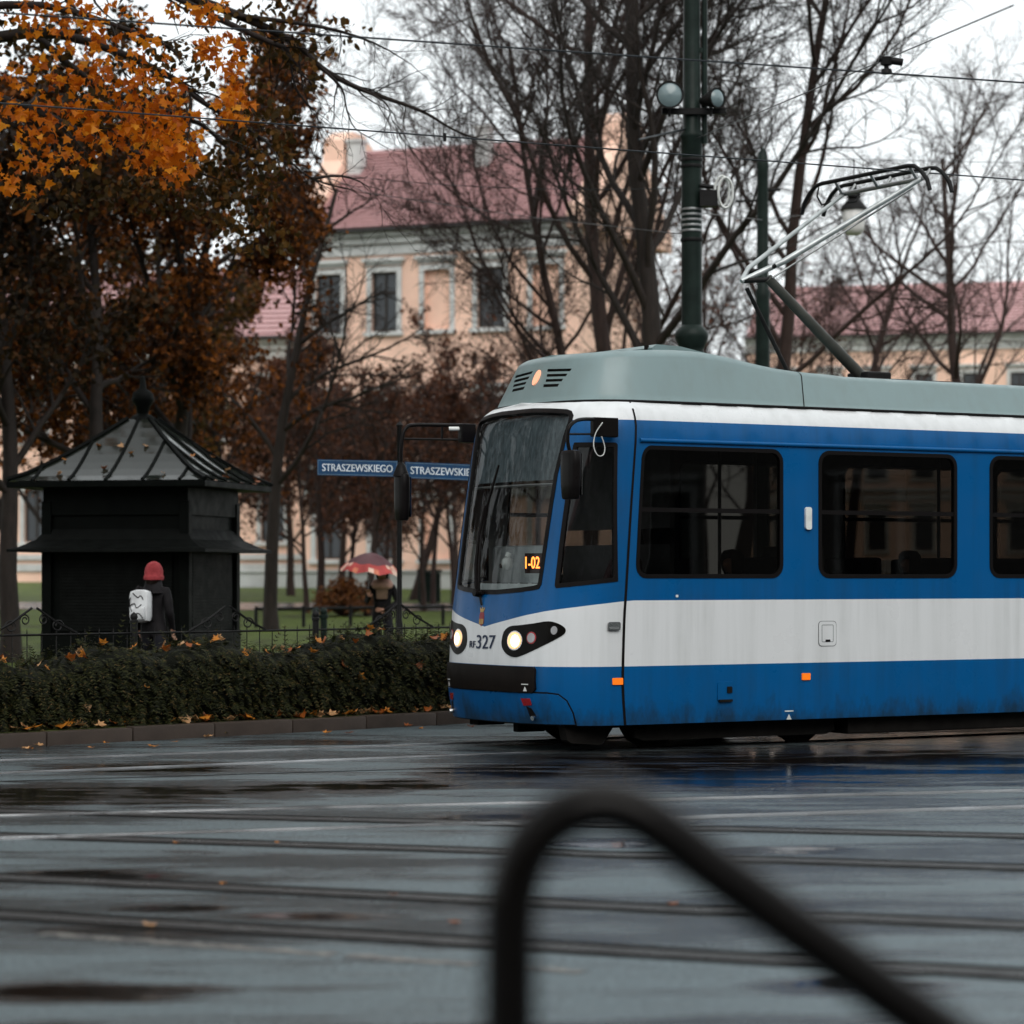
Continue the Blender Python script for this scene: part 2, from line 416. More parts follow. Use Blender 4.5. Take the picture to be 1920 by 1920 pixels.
# ------------------------------------------------------------------ TRAM
TH = math.atan2(5000, 8440)
u2 = Vector((math.cos(TH), math.sin(TH), 0)); v2 = Vector((-math.sin(TH), math.cos(TH), 0))
SEAM = 0.78
T0 = Vector((208 / F * 24.155, 24.155, 0)) - u2 * SEAM + v2 * 1.2      # nose tip on the ground
def TW(s, t, z): return T0 + u2 * s + v2 * t + Vector((0, 0, z))
def proj(w): return (960 + F * w.x / w.y, HY - F * (w.z - CH) / w.y)
def plane_t(px, py, t):      # where the sight line meets the tram plane at lateral offset t
    a = (px - 960) / F; b = T0 + v2 * t
    s = (a * b.y - b.x) / (u2.x - a * u2.y)
    Y = b.y + s * u2.y
    return Vector((s, t, CH - (py - HY) / F * Y))
def plane_s(px, py, s):
    a = (px - 960) / F; b = T0 + u2 * s
    t = (a * b.y - b.x) / (v2.x - a * v2.y)
    Y = b.y + t * v2.y
    return Vector((s, t, CH - (py - HY) / F * Y))
def interp(tab, x):
    if x <= tab[0][0]: return tab[0][1]
    for (x0, y0), (x1, y1) in zip(tab, tab[1:]):
        if x <= x1:
            return y0 + (y1 - y0) * (x - x0) / (x1 - x0)
    return tab[-1][1]
def smooth_curve(pts, n):    # Catmull-Rom
    out = []
    for i in range(len(pts) - 1):
        p0 = pts[max(0, i-1)]; p1 = pts[i]; p2 = pts[i+1]; p3 = pts[min(len(pts)-1, i+2)]
        for k in range(n):
            t = k / n
            out.append(tuple(0.5 * (2*b + (c-a)*t + (2*a-5*b+4*c-d)*t*t + (3*b-a-3*c+d)*t**3) for a, b, c, d in zip(p0, p1, p2, p3)))
    out.append(tuple(pts[-1])); return out
HALF = smooth_curve([(0, 0), (0.3, 0.008), (0.6, 0.042), (0.85, 0.125), (1.0, 0.24), (1.11, 0.40), (1.17, 0.58), (1.195, 0.78), (1.2, 0.98)], 8)
QL = [0.0]
for a, b in zip(HALF, HALF[1:]): QL.append(QL[-1] + math.hypot(b[0]-a[0], b[1]-a[1]))
QT = [(q, h[0]) for q, h in zip(QL, HALF)]; QS = [(q, h[1]) for q, h in zip(QL, HALF)]
QE = QL[-1]; SE = HALF[-1][1]
LEN = 13.0; QMAX = QE + LEN - SE
def plan(q):
    a = abs(q); sg = 1 if q >= 0 else -1
    if a >= QE: return (-sg * 1.2, SE + a - QE)
    return (-sg * interp(QT, a), interp(QS, a))
LEAN = smooth_curve([(0.15, 0.09), (0.30, 0.05), (0.50, 0.012), (0.72, 0.0), (1.2, 0.03), (1.45, 0.065), (2.1, 0.155), (2.8, 0.265), (3.02, 0.305), (3.12, 0.345), (3.194, 0.42)], 6)
WID = smooth_curve([(0.15, 1.185), (0.3, 1.192), (0.7, 1.2), (2.6, 1.2), (2.85, 1.197), (3.0, 1.18), (3.1, 1.14), (3.16, 1.09), (3.194, 1.03)], 6)
def surf(q, z):              # q > 0 is the near side
    t, s = plan(q)
    k = max(0.0, min(1.0, 1 - s / 1.6)); k = k * k * (3 - 2 * k)
    return Vector((s + interp(LEAN, z) * k, t * interp(WID, z) / 1.2, z))
def snormal(q, z, sf=None):
    sf = sf or surf; e = 0.012
    a = sf(q + e, z) - sf(q - e, z); b = sf(q, z + e) - sf(q, z - e)
    n = b.cross(a)
    n.normalize()
    c = sf(q, z)
    if n.dot(Vector((c.x - 1.5, c.y, 0))) < 0 and abs(n.z) < 0.95: n = -n
    if n.z < -0.6: n = -n
    return n
def unproj(px, py, sf=None, z0=1.5, q0=-0.9, q1=13.0):
    sf = sf or surf; z = z0
    for it in range(14):
        a, b = q0, q1
        for k in range(34):
            m = (a + b) / 2; w = sf(m, z)
            if proj(TW(*w))[0] < px: a = m
            else: b = m
        q = (a + b) / 2; w = TW(*sf(q, z))
        dz = (HY - py) * w.y / F + CH - w.z
        if sf is surf: z = max(0.15, min(3.194, z + dz))
        else: z = max(0.0, min(1.0, z + dz / 0.5))
    return (q, z)
def U(pts, sf=None, z0=1.5): return [unproj(x, y, sf, z0) for x, y in pts]
def mirror(half):            # half outline listed from the centre line round to the centre line
    return [(q, z) for q, z in half] + [(-q, z) for q, z in reversed(half)]
def rrect(q0, z0, q1, z1, r, n=5):
    out = []
    for (cx, cz, a) in ((q1-r, z1-r, 0), (q0+r, z1-r, 90), (q0+r, z0+r, 180), (q1-r, z0+r, 270)):
        for k in range(n + 1):
            t = R(a + 90 * k / n); out.append((cx + r * math.cos(t), cz + r * math.sin(t)))
    return out
def inside(p, poly):
    x, y = p; c = False; j = len(poly) - 1
    for i in range(len(poly)):
        xi, yi = poly[i]; xj, yj = poly[j]
        if (yi > y) != (yj > y) and x < (xj - xi) * (y - yi) / (yj - yi) + xi: c = not c
        j = i
    return c
def offset_poly(poly, d):    # d > 0 grows
    n = len(poly); area = sum(poly[i][0]*poly[(i+1)%n][1] - poly[(i+1)%n][0]*poly[i][1] for i in range(n))
    sg = 1 if area > 0 else -1; out = []
    for i in range(n):
        a = Vector(poly[i-1]); b = Vector(poly[i]); c = Vector(poly[(i+1) % n])
        e1 = b - a; e2 = c - b
        if e1.length < 1e-9: e1 = e2
        if e2.length < 1e-9: e2 = e1
        e1.normalize(); e2.normalize()
        n1 = Vector((e1.y, -e1.x)) * sg; n2 = Vector((e2.y, -e2.x)) * sg
        m = n1 + n2
        if m.length < 1e-6: m = n1
        m.normalize(); k = max(0.5, m.dot(n1))
        q = b + m * (d / k); out.append((q.x, q.y))
    return out
def densify(poly, step, closed=True):
    out = []; n = len(poly)
    for i in range(n if closed else n - 1):
        a = poly[i]; b = poly[(i+1) % n]; k = max(1, int(math.hypot(b[0]-a[0], b[1]-a[1]) / step))
        for j in range(k): out.append((a[0] + (b[0]-a[0])*j/k, a[1] + (b[1]-a[1])*j/k))
    if not closed: out.append(tuple(poly[-1]))
    return out
def cdt(loops, lines=(), pts=()):
    vs = []; es = []
    for lp in loops:
        b = len(vs); vs += [Vector(p) for p in lp]; n = len(lp); es += [(b+i, b+(i+1) % n) for i in range(n)]
    for ln in lines:
        b = len(vs); vs += [Vector(p) for p in ln]; es += [(b+i, b+i+1) for i in range(len(ln)-1)]
    vs += [Vector(p) for p in pts]
    r = delaunay_2d_cdt(vs, es, [], 0, 1e-5)
    return [tuple(v) for v in r[0]], [list(f) for f in r[2]]
def fill_pts(poly, step):
    xs = [p[0] for p in poly]; ys = [p[1] for p in poly]; out = []
    nx = int((max(xs)-min(xs))/step) + 1; ny = int((max(ys)-min(ys))/step) + 1
    for i in range(1, nx):
        for j in range(1, ny):
            p = (min(xs) + i*step, min(ys) + j*step)
            if inside(p, poly): out.append(p)
    return out
def mapped(name, pts, faces, mats, mids, parent, sf=None, off=0.0):
    sf = sf or surf; vs = []; ns = []
    for p in pts:
        n = snormal(p[0], p[1], sf); q = sf(p[0], p[1])
        vs.append(q + n * (off if not callable(off) else off(p))); ns.append(n)
    me = bpy.data.meshes.new(name)
    fs = []
    for f in faces:
        a, b, c = (vs[f[0]], vs[f[1]], vs[f[2]])
        fs.append(f if (b - a).cross(c - a).dot(ns[f[0]]) >= 0 else f[::-1])
    me.from_pydata(vs, [], fs)
    for m in mats: me.materials.append(m)
    me.polygons.foreach_set('material_index', mids)
    me.polygons.foreach_set('use_smooth', [True] * len(fs))
    me.normals_split_custom_set_from_vertices(ns)
    me.update(); return link(name, me, parent)
def patch(name, outline, mat, parent, off=0.004, sf=None, step=0.09, depth=None, hole=None):
    """a panel lying on the body, with its own rim going back to the body"""
    sf = sf or surf
    lo = densify(outline, step); loops = [lo]
    if hole: hl = densify(hole, step); loops.append(hl)
    pts, fc = cdt(loops, pts=[p for p in fill_pts(outline, step) if not (hole and inside(p, hole))])
    keep = []
    for f in fc:
        c = (sum(pts[i][0] for i in f)/3, sum(pts[i][1] for i in f)/3)
        if inside(c, outline) and not (hole and inside(c, hole)): keep.append(f)
    o = mapped(name, pts, keep, [mat], [0]*len(keep), parent, sf, off)
    d = off + 0.01 if depth is None else depth
    mb = MB()
    for lp in loops:
        n = len(lp)
        b = len(mb.v)
        for p in lp:
            nn = snormal(p[0], p[1], sf); q = sf(*p)
            mb.v.append(tuple(q + nn * (off - 0.0002))); mb.v.append(tuple(q + nn * (off - d)))
        for i in range(n):
            j = (i+1) % n; mb.f.append([b+2*i, b+2*j, b+2*j+1, b+2*i+1]); mb.m.append(0)
    me2 = bpy.data.meshes.new('rim'); me2.from_pydata(mb.v, [], mb.f)
    bm = bmesh.new(); bm.from_mesh(o.data); nf = len(bm.faces); bm.free()
    # join the rim as extra geometry of the same part
    old = o.data
    V = [tuple(v.co) for v in old.vertices]; Fc = [list(p.vertices) for p in old.polygons]; b = len(V)
    ns = [snormal(p[0], p[1], sf) for p in pts]
    V += mb.v; Fc += [[i + b for i in f] for f in mb.f]
    me = bpy.data.meshes.new(name); me.from_pydata(V, [], Fc); me.materials.append(mat)
    me.polygons.foreach_set('use_smooth', [True]*nf + [False]*(len(Fc)-nf))
    nn2 = []
    for i in range(len(mb.v)//2): nn2 += [Vector((0, 0, 0))]*2
    me.normals_split_custom_set_from_vertices(ns + nn2)
    o.data = me; bpy.data.meshes.remove(old); bpy.data.meshes.remove(me2)
    return o

tram = empty('tram', T0, TH, label='blue and white tram numbered 327 with grey roof fairing and lit headlights', cat='tram')
ZB = {'top': 3.194, 'band': 3.02, 'belt': 1.378, 'low': 0.78, 'skirt': 0.247}
# --- openings
WS_R = [(932, 1113), (976.8, 1108.8), (1000, 1105.5), (1010, 1103), (1014.5, 1096), (1019, 1065.5), (1035, 953.5), (1045, 890), (1062, 819), (1072, 790), (1074.5, 779), (1071.5, 772), (1063, 769), (1030, 767.5), (1000, 767.5)]
half = U(WS_R)
half = [(0.0, half[0][1])] + [h for h in half if h[0] > 0.02] + [(0.0, half[-1][1])]
WSCREEN = [(q, z) for q, z in half] + [(-q * 0.91, z) for q, z in reversed(half)]
CABW = U([(1078, 831), (1154, 831), (1157, 834), (1157.5, 1089), (1044, 1101.5), (1041.5, 1098), (1050, 1020), (1061, 938), (1076, 835)])
def sq(s): return QE + s - SE
WINS = []
for i in range(5):
    a = SEAM + 0.104 + i * 2.109
    WINS.append(rrect(sq(a), 1.586, sq(a + 1.683), 2.785, 0.12))
OPEN = [WSCREEN, CABW] + WINS + [[(-q, z) for q, z in w] for w in [CABW] + WINS]
# --- livery lines
VL = U([(924, 1170), (955, 1161.5), (988, 1153), (1020, 1146.5), (1050, 1142), (1110, 1134.5), (1164, 1128)])
zc = unproj(907, 1175)[1]
VL = [(0.0, zc)] + [v for v in VL if v[0] > 0.03] + [(sq(SEAM + 0.1), ZB['belt']), (QMAX, ZB['belt'])]
VLINE = [(-q, z) for q, z in reversed(VL)] + VL[1:]
def lane(z): return densify([(-QMAX, z), (-2.2, z), (2.2, z), (QMAX, z)], 0.06 if z > 2.9 else 0.12, False)
VLd = densify(VLINE, 0.12, False)
qs = [i * 0.05 for i in range(-44, 45)] + [s * (2.2 + 0.45 * k) for s in (-1, 1) for k in range(1, int((QMAX - 2.2) / 0.45))]
zs = [0.36, 0.5, 0.64, 0.95, 1.1, 1.25, 1.5, 1.75, 2.0, 2.25, 2.5, 2.7, 2.85, 2.93, 3.06, 3.10, 3.13, 3.155, 3.175]
gp = [(q, z) for q in qs for z in zs]
border = densify([(-QMAX, ZB['skirt']), (QMAX, ZB['skirt']), (QMAX, ZB['top']), (-QMAX, ZB['top'])], 0.2)
pts, fc = cdt([border] + [densify(o, 0.08) for o in OPEN], [VLd, lane(ZB['band']), lane(ZB['low'])], gp)
def vz(q): return interp(VLINE, q)
keep = []; mids = []
for f in fc:
    c = (sum(pts[i][0] for i in f)/len(f), sum(pts[i][1] for i in f)/len(f))
    if any(inside(c, o) for o in OPEN): continue
    keep.append(f)
    mids.append(1 if (c[1] > ZB['band'] or ZB['low'] < c[1] < vz(c[0])) else 0)
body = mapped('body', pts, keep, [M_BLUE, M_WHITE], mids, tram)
mapped('inner_lining', pts, keep, [M_LINING], [0]*len(keep), tram, None, -0.045)
# roof deck and tail wall
mb = MB(); n = len(qs)
ql = sorted(q for q in qs if q > 0) + [QMAX]
for q in [0.0] + ql:
    p = surf(q, ZB['top'])
    mb.v.append((p.x, p.y, p.z)); mb.v.append((p.x, 0, p.z + 0.03)); mb.v.append((p.x, -p.y, p.z))
for i in range(len(ql)):
    b = 3*i
    mb.f += [[b, b+1, b+4, b+3], [b+1, b+2, b+5, b+4]]; mb.m += [0, 0]
mb.build('roof', M_WHITE, tram, smooth=50)
mb = MB(); mb.prism([(LEN - 0.01, -1.19, 0.25), (LEN - 0.01, 1.19, 0.25), (LEN - 0.01, 1.19, 3.0), (LEN - 0.01, 1.0, 3.19), (LEN - 0.01, -1.0, 3.19), (LEN - 0.01, -1.19, 3.0)], (0.05, 0, 0))
mb.build('end_wall', M_BLUE, tram)
# --- glazing
def window(name, outline, gm, frame=0.035, parent=tram, mid=None):
    g = patch(name, offset_poly(outline, -0.004), gm, parent, off=-0.012, depth=0.004, step=0.2 if abs(outline[0][0]) > 2 else 0.08)
    patch('rubber_frame', offset_poly(outline, 0.006), M_RUBBER, g, off=0.006, depth=0.05, hole=offset_poly(outline, -frame), step=0.1)
    return g
ws = window('windscreen', WSCREEN, M_SCREEN, 0.035)
window('cab_window', CABW, M_CABGL, 0.035); window('cab_window', [(-q, z) for q, z in CABW], M_CABGL, 0.035)
for w in WINS:
    for sgn in (1, -1):
        ol = [(sgn*q, z) for q, z in w]
        g = window('side_window', ol, M_GLASS, 0.032)
        if sgn == 1 or True:
            q0 = min(p[0] for p in ol) + 0.03; q1 = max(p[0] for p in ol) - 0.03
            patch('window_bar', [(q0, 2.185), (q1, 2.185), (q1, 2.225), (q0, 2.225)], M_RUBBER, g, off=-0.002, depth=0.03, step=0.4)
# --- seam behind the cab, drip rail
for sgn in (1, -1):
    q = sgn * sq(SEAM)
    mb = MB(); w = 0.014
    zz = [0.25 + (3.19 - 0.25) * i / 40 for i in range(41)]
    for z in zz:
        lean = 0.0 if z < 3.0 else -0.25 * (z - 3.0) ** 1.0
        for dq in (-w, w):
            p = surf(q + dq + sgn*lean, z); nn = snormal(q, z); a = p + nn * 0.0035
            mb.v.append(tuple(a))
    for i in range(40): mb.f.append([2*i, 2*i+1, 2*i+3, 2*i+2]); mb.m.append(0)
    mb.build('body_seam', M_RUBBER, tram)
    mb = MB()
    mb.tube([surf(sgn * sq(SEAM + 0.06), 2.835) + Vector((0, -sgn*0.004, 0)), surf(sgn * (QMAX - 0.1), 2.835) + Vector((0, -sgn*0.004, 0))], 0.021, 8)
    mb.build('drip_rail', M_BLUE, tram, smooth=60)
# --- bumper
qb = unproj(1005, 1275)[0]; q2 = unproj(1070, 1330)[0]
bump_out = mirror([(0, 0.545), (qb - 0.03, 0.545), (qb, 0.575), (qb, 0.75), (qb - 0.02, 0.776), (0, 0.776)])
patch('front_bumper', bump_out, M_BUMPER, tram, off=0.028, step=0.07, depth=0.045)
qg = q2
low_out = mirror([(0, 0.262), (qg + 0.02, 0.262), (qg + 0.012, 0.36), (qg - 0.03, 0.47), (qg - 0.10, 0.525), (qg - 0.2, 0.536), (0, 0.536)])
lowp = patch('lower_apron', low_out, M_BLUE, tram, off=0.016, step=0.07, depth=0.03)
patch('apron_gap', offset_poly(low_out, 0.014), M_RUBBER, lowp, off=0.002, step=0.1, depth=0.01)
for sgn in (1, -1):
    c = unproj(988, 1315); k = lambda pts: [(sgn*(c[0] + a), c[1] + b) for a, b in pts]
    patch('reflector', k([(-0.055, 0.03), (0.055, 0.03), (0.07, -0.03), (-0.03, -0.035)]), M_REDREF, lowp, off=0.022, depth=0.01)
    patch('tow_socket', k([(0.0, -0.04), (0.06, -0.06), (0.10, -0.13), (0.06, -0.17), (0.02, -0.12)]), M_RUBBER, lowp, off=0.019, depth=0.006)
    p = surf(sgn*(c[0] + 0.075), c[1] - 0.14); m2 = MB(); nn = snormal(sgn*(c[0]+0.075), c[1]-0.14)
    m2.tube([p + nn*0.005, p + nn*0.05], 0.022, 10); m2.build('tow_pin', M_CHROME, lowp, smooth=50)
    cc = unproj(988, 1289); k2 = lambda pts: [(sgn*(cc[0] + a), cc[1] + b) for a, b in pts]
    patch('jacking_mark', k2([(-0.022, -0.03), (0.022, -0.03), (0, 0.01)]), M_WHITEP, tram, off=0.031, depth=0.004)
    patch('jacking_mark', k2([(-0.04, 0.035), (0.04, 0.035), (0.04, 0.027), (-0.04, 0.027)]), M_WHITEP, tram, off=0.031, depth=0.004)
c = plane_t(1479, 1343, -1.19)
for poly in ([(-0.03, -0.03), (0.03, -0.03), (0, 0.02)], [(-0.05, 0.055), (0.05, 0.055), (0.05, 0.044), (-0.05, 0.044)]):
    patch('jacking_mark', [(sq(c.x) + a, c.z + b) for a, b in poly], M_WHITEP, tram, off=0.003, depth=0.003)
# --- headlights
HL = U([(941, 1202.5), (945.4, 1184.5), (956.6, 1174.5), (976.8, 1172), (1003.7, 1168.4), (1028.3, 1164.8), (1046, 1168.9), (1058.5, 1176.7), (1060.5, 1184.5), (1053, 1192.4),
        (1028.3, 1205.8), (999, 1220), (974.5, 1230.5), (961, 1231.6), (948.8, 1224.9), (942, 1213.7)])
HLs = smooth_curve(HL + [HL[0]], 3)[:-1]
def oval(px, py, rx, ry, n=18, sf=None, z0=1.0):
    a = unproj(px - rx, py, sf, z0); b = unproj(px + rx, py, sf, z0); c1 = unproj(px, py - ry, sf, z0); c2 = unproj(px, py + ry, sf, z0)
    cq, cz = (a[0]+b[0])/2, (c1[1]+c2[1])/2; rq, rz = abs(b[0]-a[0])/2, abs(c1[1]-c2[1])/2
    return [(cq + rq*math.cos(2*math.pi*i/n), cz + rz*math.sin(2*math.pi*i/n)) for i in range(n)]
for sgn in (1, -1):
    mr = lambda ol: [(sgn*q, z) for q, z in ol]
    h = patch('headlight', mr(HLs), M_LAMPBLK, tram, off=0.005, step=0.05, depth=0.02)
    for (px, py, rx, ry, m, rim) in ((966, 1201, 12.5, 16, M_HEAD, M_CHROME), (997, 1196, 7, 9, M_HEADDIM, M_REDREF), (1039.5, 1182, 6, 8, M_HEADDIM, M_BLACK)):
        ol = mr(oval(px, py, rx, ry))
        patch('lamp_ring', offset_poly(ol, 0.012), rim, h, off=0.008, depth=0.006, hole=offset_poly(ol, 0.0), step=0.2)
        patch('lamp_lens', ol, m, h, off=0.012, depth=0.01, step=0.05)
        if m is M_HEAD: patch('bulb', mr(oval(px + 1.5, py + 1, rx*0.62, ry*0.72)), M_BULB, h, off=0.014, depth=0.002, step=0.05)
# --- lettering, crest, small fittings
def text_polys(s, extrude=0.0):
    cu = bpy.data.curves.new('t', 'FONT'); cu.body = s; cu.fill_mode = 'FRONT'; cu.resolution_u = 4
    ob = bpy.data.objects.new('t', cu); COL.objects.link(ob)
    dg = bpy.context.evaluated_depsgraph_get(); me = bpy.data.meshes.new_from_object(ob.evaluated_get(dg))
    V = [v.co.copy() for v in me.vertices]; Fc = [list(p.vertices) for p in me.polygons]
    bpy.data.objects.remove(ob); bpy.data.curves.remove(cu); bpy.data.meshes.remove(me)
    x0 = min(v.x for v in V); x1 = max(v.x for v in V); y0 = min(v.y for v in V); y1 = max(v.y for v in V)
    return [((v.x-x0)/(x1-x0), (v.y-y0)/(y1-y0)) for v in V], Fc
def fat(V, Fc, name, mat, parent, fn, bold=0.0):
    me = bpy.data.meshes.new(name); me.from_pydata([fn(a, b) for a, b in V], [], Fc); me.materials.append(mat)
    bm = bmesh.new(); bm.from_mesh(me); bmesh.ops.recalc_face_normals(bm, faces=bm.faces); bm.to_mesh(me); bm.free()
    return link(name, me, parent)
def body_text(s, x0, y0, x1, y1, name='fleet_number', skew=0.0):
    V, Fc = text_polys(s)
    a = unproj(x0, y1); b = unproj(x1, y1 + skew); c1 = unproj(x0, y0)
    for k, dq in enumerate((0.0, 0.004, 0.008, 0.012)):
        def fn(x, y):
            q = a[0] + (b[0]-a[0])*x + dq; z = a[1] + (b[1]-a[1])*x + (c1[1]-a[1])*y
            return surf(q, z) + snormal(q, z) * (0.004 + 0.0005*k)
        fat(V, Fc, name, M_NAVY, tram, fn)
body_text('327', 893, 1190.5, 927.5, 1216, 'fleet_number', 0.5)
body_text('RF', 880.5, 1201.5, 891.2, 1214, 'fleet_prefix', 0.3)
c = unproj(903.5, 1158)
k = lambda pts: [(c[0] + a, c[1] + b) for a, b in pts]
crest = patch('crest', k([(-0.042, 0.02), (-0.03, 0.05), (0.03, 0.05), (0.042, 0.02), (0.045, -0.05), (0, -0.08), (-0.045, -0.05)]), plain('crest red', (0.22, 0.012, 0.02), 0.4), tram, off=0.004, depth=0.004)
gold = plain('crest gold', (0.38, 0.24, 0.06), 0.4)
patch('crown', k([(-0.03, 0.052), (0.03, 0.052), (0.042, 0.095), (0.018, 0.075), (0, 0.1), (-0.018, 0.075), (-0.042, 0.095)]), gold, crest, off=0.005, depth=0.005)
for dx in (-0.028, 0, 0.028):
    patch('tower', k([(dx-0.010, -0.06), (dx+0.010, -0.06), (dx+0.010, -0.012), (dx-0.010, -0.012)]), gold, crest, off=0.006, depth=0.004)
def small_panel(name, px0, py0, px1, py1, mat, off, r=0.02, parent=tram, t=-1.2):
    a = plane_t(px0, py1, t); b = plane_t(px1, py0, t)
    return patch(name, rrect(sq(a.x), a.z, sq(b.x), b.z, min(r, abs(b.z-a.z)/2.2, abs(b.x-a.x)/2.2), 3), mat, parent, off=off, depth=off+0.004, step=0.2)
a = unproj(1138, 1182); b = unproj(1162, 1166)
h = patch('door_handle', rrect(a[0], a[1], b[0], b[1], 0.02, 3), M_CHROME, tram, off=0.022, depth=0.025)
patch('grip', rrect(a[0]+0.015, a[1]+0.012, b[0]-0.015, b[1]-0.045, 0.006, 2), M_STEEL, h, off=0.026, depth=0.004)
a = unproj(1148, 1284); b = unproj(1167.2, 1271)
patch('side_reflector', rrect(a[0], a[1], b[0], b[1], 0.006, 2), M_ORANGE, tram, off=0.012)
small_panel('side_reflector', 1503, 1262, 1518.5, 1275, M_ORANGE, 0.012, 0.006)
fl = small_panel('filler_flap', 1535, 1165, 1567, 1211, M_WHITE, 0.006, 0.035)
for (x0, y0, x1, y1) in ((1540, 1171, 1562, 1204),):
    a = plane_t(x0, y1, -1.2); b = plane_t(x1, y0, -1.2)
    rr = rrect(sq(a.x), a.z, sq(b.x), b.z, 0.012, 3)
    patch('flap_gap', rr, plain('flap gap grey', (0.2, 0.22, 0.22), 0.5), fl, off=0.0072, depth=0.002, hole=offset_poly(rr, -0.006))
small_panel('finger_pull', 1547, 1199, 1556, 1203.5, M_RUBBER, 0.009, 0.005, fl)
a = plane_t(1534, 1212, -1.2); b = plane_t(1568, 1164, -1.2)
rr = rrect(sq(a.x), a.z, sq(b.x), b.z, 0.035, 3)
patch('flap_edge', rr, plain('flap edge shadow', (0.12, 0.13, 0.13), 0.6), fl, off=0.002, depth=0.002, hole=offset_poly(rr, -0.007))
hp = small_panel('socket_hatch', 1345, 1278, 1374, 1313, M_BLUE, 0.01, 0.012)
small_panel('hatch_hinge', 1347, 1311, 1372, 1316, M_UNDER, 0.02, 0.005, hp)
small_panel('hatch_latch', 1362, 1287, 1371, 1299, M_UNDER, 0.02, 0.006, hp)
small_panel('call_lamp', 1508.5, 951, 1519.5, 993, M_WHITEP, 0.025, 0.02)
small_panel('rivet', 1266, 1115, 1271, 1120, M_WHITEP, 0.004, 0.008)
# --- roof fairing
FT = smooth_curve([(0.0, 3.655), (0.66, 3.668), (0.9, 3.68), (1.4, 3.705), (1.75, 3.712), (2.05, 3.69), (2.3, 3.655), (2.65, 3.60), (2.97, 3.568), (3.4, 3.552), (4.2, 3.535), (14.0, 3.52)], 6)
def fsurf(q, h):
    t, s = plan(q)
    w = 1.04 + (0.86 - 1.04) * h; s0 = 0.475 + 0.215 * h
    hh = min(1.0, max(0.0, h)); S = s0 + s * (0.85 - 0.1 * h)
    if abs(q) > QE: S = s0 + SE * (0.85 - 0.1*h) + (abs(q) - QE)
    e = 0.0
    if hh > 0.86: e = ((hh - 0.86) / 0.14) ** 2 * 0.06      # rolled top edge
    zt = interp(FT, S)
    return Vector((S + e * max(0, 1 - s), t * (w - e * 1.0) / 1.2, 3.20 + (zt - 3.20) * hh))
SLOTS = []
for (x0, x1, y0, y1) in ((1026, 1072, 692, 697), (1025, 1064, 701.5, 706.5), (1023, 1056, 711, 716), (1018.5, 1048.5, 720.5, 726)):
    pl = [unproj(x0, y1, fsurf, 0.5), unproj(x1 - 3, y1 - 1, fsurf, 0.5), unproj(x1, y0 - 1, fsurf, 0.5), unproj(x0 + 1, y0, fsurf, 0.5)]
    SLOTS.append(pl)
cq0 = min(p[0] for s in SLOTS for p in s)
SLOTS = [[(q - min(0, cq0 - 0.085), z) for q, z in s] for s in SLOTS]
SL = SLOTS + [[(-q, z) for q, z in s] for s in SLOTS]
fq = [i * 0.06 for i in range(-37, 38)] + [s * (2.2 + 0.3 * k) for s in (-1, 1) for k in range(1, int((QMAX - 1.2 - 2.2) / 0.3))]
FQM = QMAX - 1.2
pts, fc = cdt([densify([(-FQM, 0), (FQM, 0), (FQM, 1), (-FQM, 1)], 0.2)] + SL, [], [(q, h) for q in fq for h in (0.15, 0.3, 0.45, 0.6, 0.75, 0.86, 0.9, 0.93, 0.96, 0.98)])
fc = [f for f in fc if not any(inside((sum(pts[i][0] for i in f)/3, sum(pts[i][1] for i in f)/3), s) for s in SL)]
fair = mapped('roof_fairing', pts, fc, [M_FAIR], [0]*len(fc), tram, fsurf)
patch('vent_backing', [(-0.75, 0.25), (0.75, 0.25), (0.75, 0.85), (-0.75, 0.85)], M_UNDER, fair, off=-0.03, sf=fsurf, step=0.12, depth=0.002)
mb = MB()
for q in [0.0] + sorted(q for q in fq if q > 0) + [FQM]:
    p = fsurf(q, 1.0); mb.v += [(p.x, p.y, p.z), (p.x, 0, p.z + 0.015), (p.x, -p.y, p.z)]
for i in range(len(mb.v)//3 - 1):
    b = 3*i; mb.f += [[b, b+1, b+4, b+3], [b+1, b+2, b+5, b+4]]; mb.m += [0, 0]
mb.build('fairing_deck', M_FAIR, fair, smooth=50)
ol = [(0.062*math.cos(2*math.pi*i/18), 0.565 + 0.155*math.sin(2*math.pi*i/18)) for i in range(18)]
ln = patch('roof_lamp', ol, M_TOPLAMP, fair, off=0.012, sf=fsurf, step=0.04)
mb = MB(); px_s = plane_t(1497, 730, -0.95).x
zs2 = [i / 20 for i in range(21)]
qx = QE + px_s - 0.475 - SE*0.85
for h in zs2:
    for d in (-0.006, 0.006): mb.v.append(tuple(fsurf(qx + d - 0.02*h, h) + Vector((0, -0.003, 0.0))))
for i in range(20): mb.f.append([2*i, 2*i+1, 2*i+3, 2*i+2]); mb.m.append(0)
mb.build('panel_joint', M_UNDER, fair)
mb = MB(); mb.tube([fsurf(q, 0.005) + snormal(q, 0.02, fsurf)*0.004 for q in sorted(fq) if abs(q) < 9], 0.012, 6); mb.build('fairing_seal', M_RUBBER, fair)
